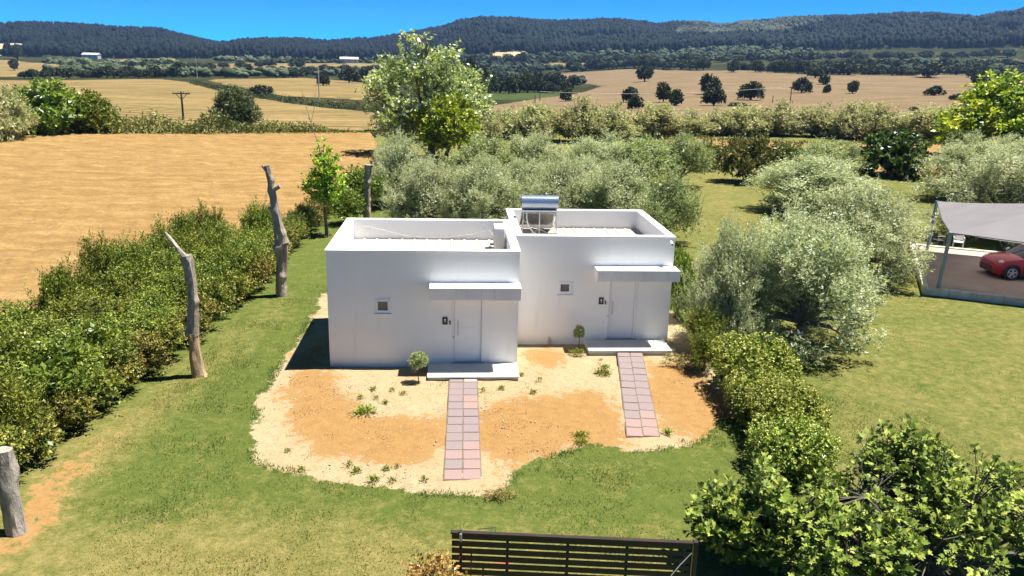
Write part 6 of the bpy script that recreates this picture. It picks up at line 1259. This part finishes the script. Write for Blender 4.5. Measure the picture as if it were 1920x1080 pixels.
def stones():
    g = np.random.default_rng(36); n = 5200; x = g.uniform(-2.5, 13, n); y = g.uniform(-9, 7, n); P = np.stack([x, y], 1)
    k = (lookup(sand_g, x, y) > .45) & ~((x > -.1) & (x < 10.6) & (y > -1.1) & (y < 7)) & (wav(P, 1.1, 3)+g.normal(0, .5, n) > .2); x, y = x[k], y[k]; n = len(x)
    TV, TF = blob_template(5, 'round'); TV, TF = TV[:12]-np.array([0, 0, .45]), TF[:20]
    s = .008+.03*g.uniform(0, 1, n)**3.2; a = g.uniform(0, 6.28, n); c, s_ = np.cos(a)[:, None], np.sin(a)[:, None]
    V = np.stack([(TV[:, 0]*c-TV[:, 1]*s_*.7)*s[:, None]*2+x[:, None], (TV[:, 0]*s_+TV[:, 1]*c*.7)*s[:, None]*2+y[:, None], TV[:, 2]*s[:, None]*1.3+(zt(x, y)+.018)[:, None]], -1).reshape(-1, 3)
    F = (TF[None]+(np.arange(n)*12)[:, None, None]).reshape(-1, 3)
    tag(ob('gravel', npmesh('gravel', V, F, basic('stone', (.30, .24, .17), (.46, .40, .31), 30, .95))), 'loose stones and clods on the bare earth', kind='stuff')
stones()
# weeds on the sand
def weed_mesh(seed, n, L, W, spread):
    g = np.random.default_rng(seed); P = np.stack([g.normal(0, spread, n), g.normal(0, spread, n), g.uniform(.01, .07, n)], 1); D = nrm(np.stack([P[:, 0], P[:, 1], np.abs(g.normal(.06, .05, n))], 1)+g.normal(size=(n, 3))*.03)
    V, F, t = leaf_quads(P, D, L*g.uniform(.6, 1.3, n), W, g, 1.5); return npmesh('weed', V, F, HEDA, dict(tint=t))
WM = [weed_mesh(1, 80, .06, .024, .04), weed_mesh(2, 240, .06, .024, .075), weed_mesh(3, 50, .06, .018, .03)]
WP = [(1.41, -1.75),(1.93, -1.86),(1.13, -2.31),(1.55, -2.39),(1.81, -2.67),(2.24, -2.12),(1.35, -3.25),(4.38, -1.9),(4.89, -1.72),(6.64, -4.68),(6.61, -5.01),(1.31, -5.99),(1.49, -6.28),(2.36, -6.09),(2.14, -6.18),(2.98, -6.71),(1.9, -6.7),(2.3, -6.74),(5.75, -2.03),(7.9, -0.66),(8.05, -0.16),(8.02, 0.37),(7.45, 1.06),(7.21, 1.11),(5.53, -0.76),(6.01, -1.16),(8.78, -4.58),(-0.15, -5.34),(0.31, -6.2),(9.05, -5.01)]
for i, (x, y) in enumerate(WP):
    o = ob('weed', WM[1 if i in (6, 9, 10, 19, 20, 22) else (0, 2)[i % 2]]); o.location = (x, y, float(zt(x, y)[0])+.01); o.rotation_euler = (0, 0, i*1.7); s = rr.uniform(.8, 1.4)*(1.0 if i > 7 else 1.15); o.scale = (s, s, s)
    tag(o, 'small green weed rosette growing on the bare earth by the slab paths', 'weed', 'weeds on the bare yard')
plant('dryshrub', 'grass_tussock', 'dark ragged tussock at the lawn edge right of the slab path end', 'shrub', 4.55, -7.5, .75, .22)

# ------------------------------------------------------------------ haze
m = bpy.data.materials.new('haze'); m.use_nodes = True; nt = m.node_tree; nt.nodes.remove(nt.nodes['Principled BSDF'])
vs = nt.nodes.new('ShaderNodeVolumePrincipled'); vs.inputs['Color'].default_value = (.32, .55, 1, 1); vs.inputs['Density'].default_value = .00008; vs.inputs['Anisotropy'].default_value = .2
nt.links.new(vs.outputs[0], nt.nodes['Material Output'].inputs['Volume'])
b = MB(); b.box(-3400, 3400, -3400, 3400, -40, 190); o = b.build('haze', m); tag(o, 'thin blue air between here and the hills', kind='stuff')
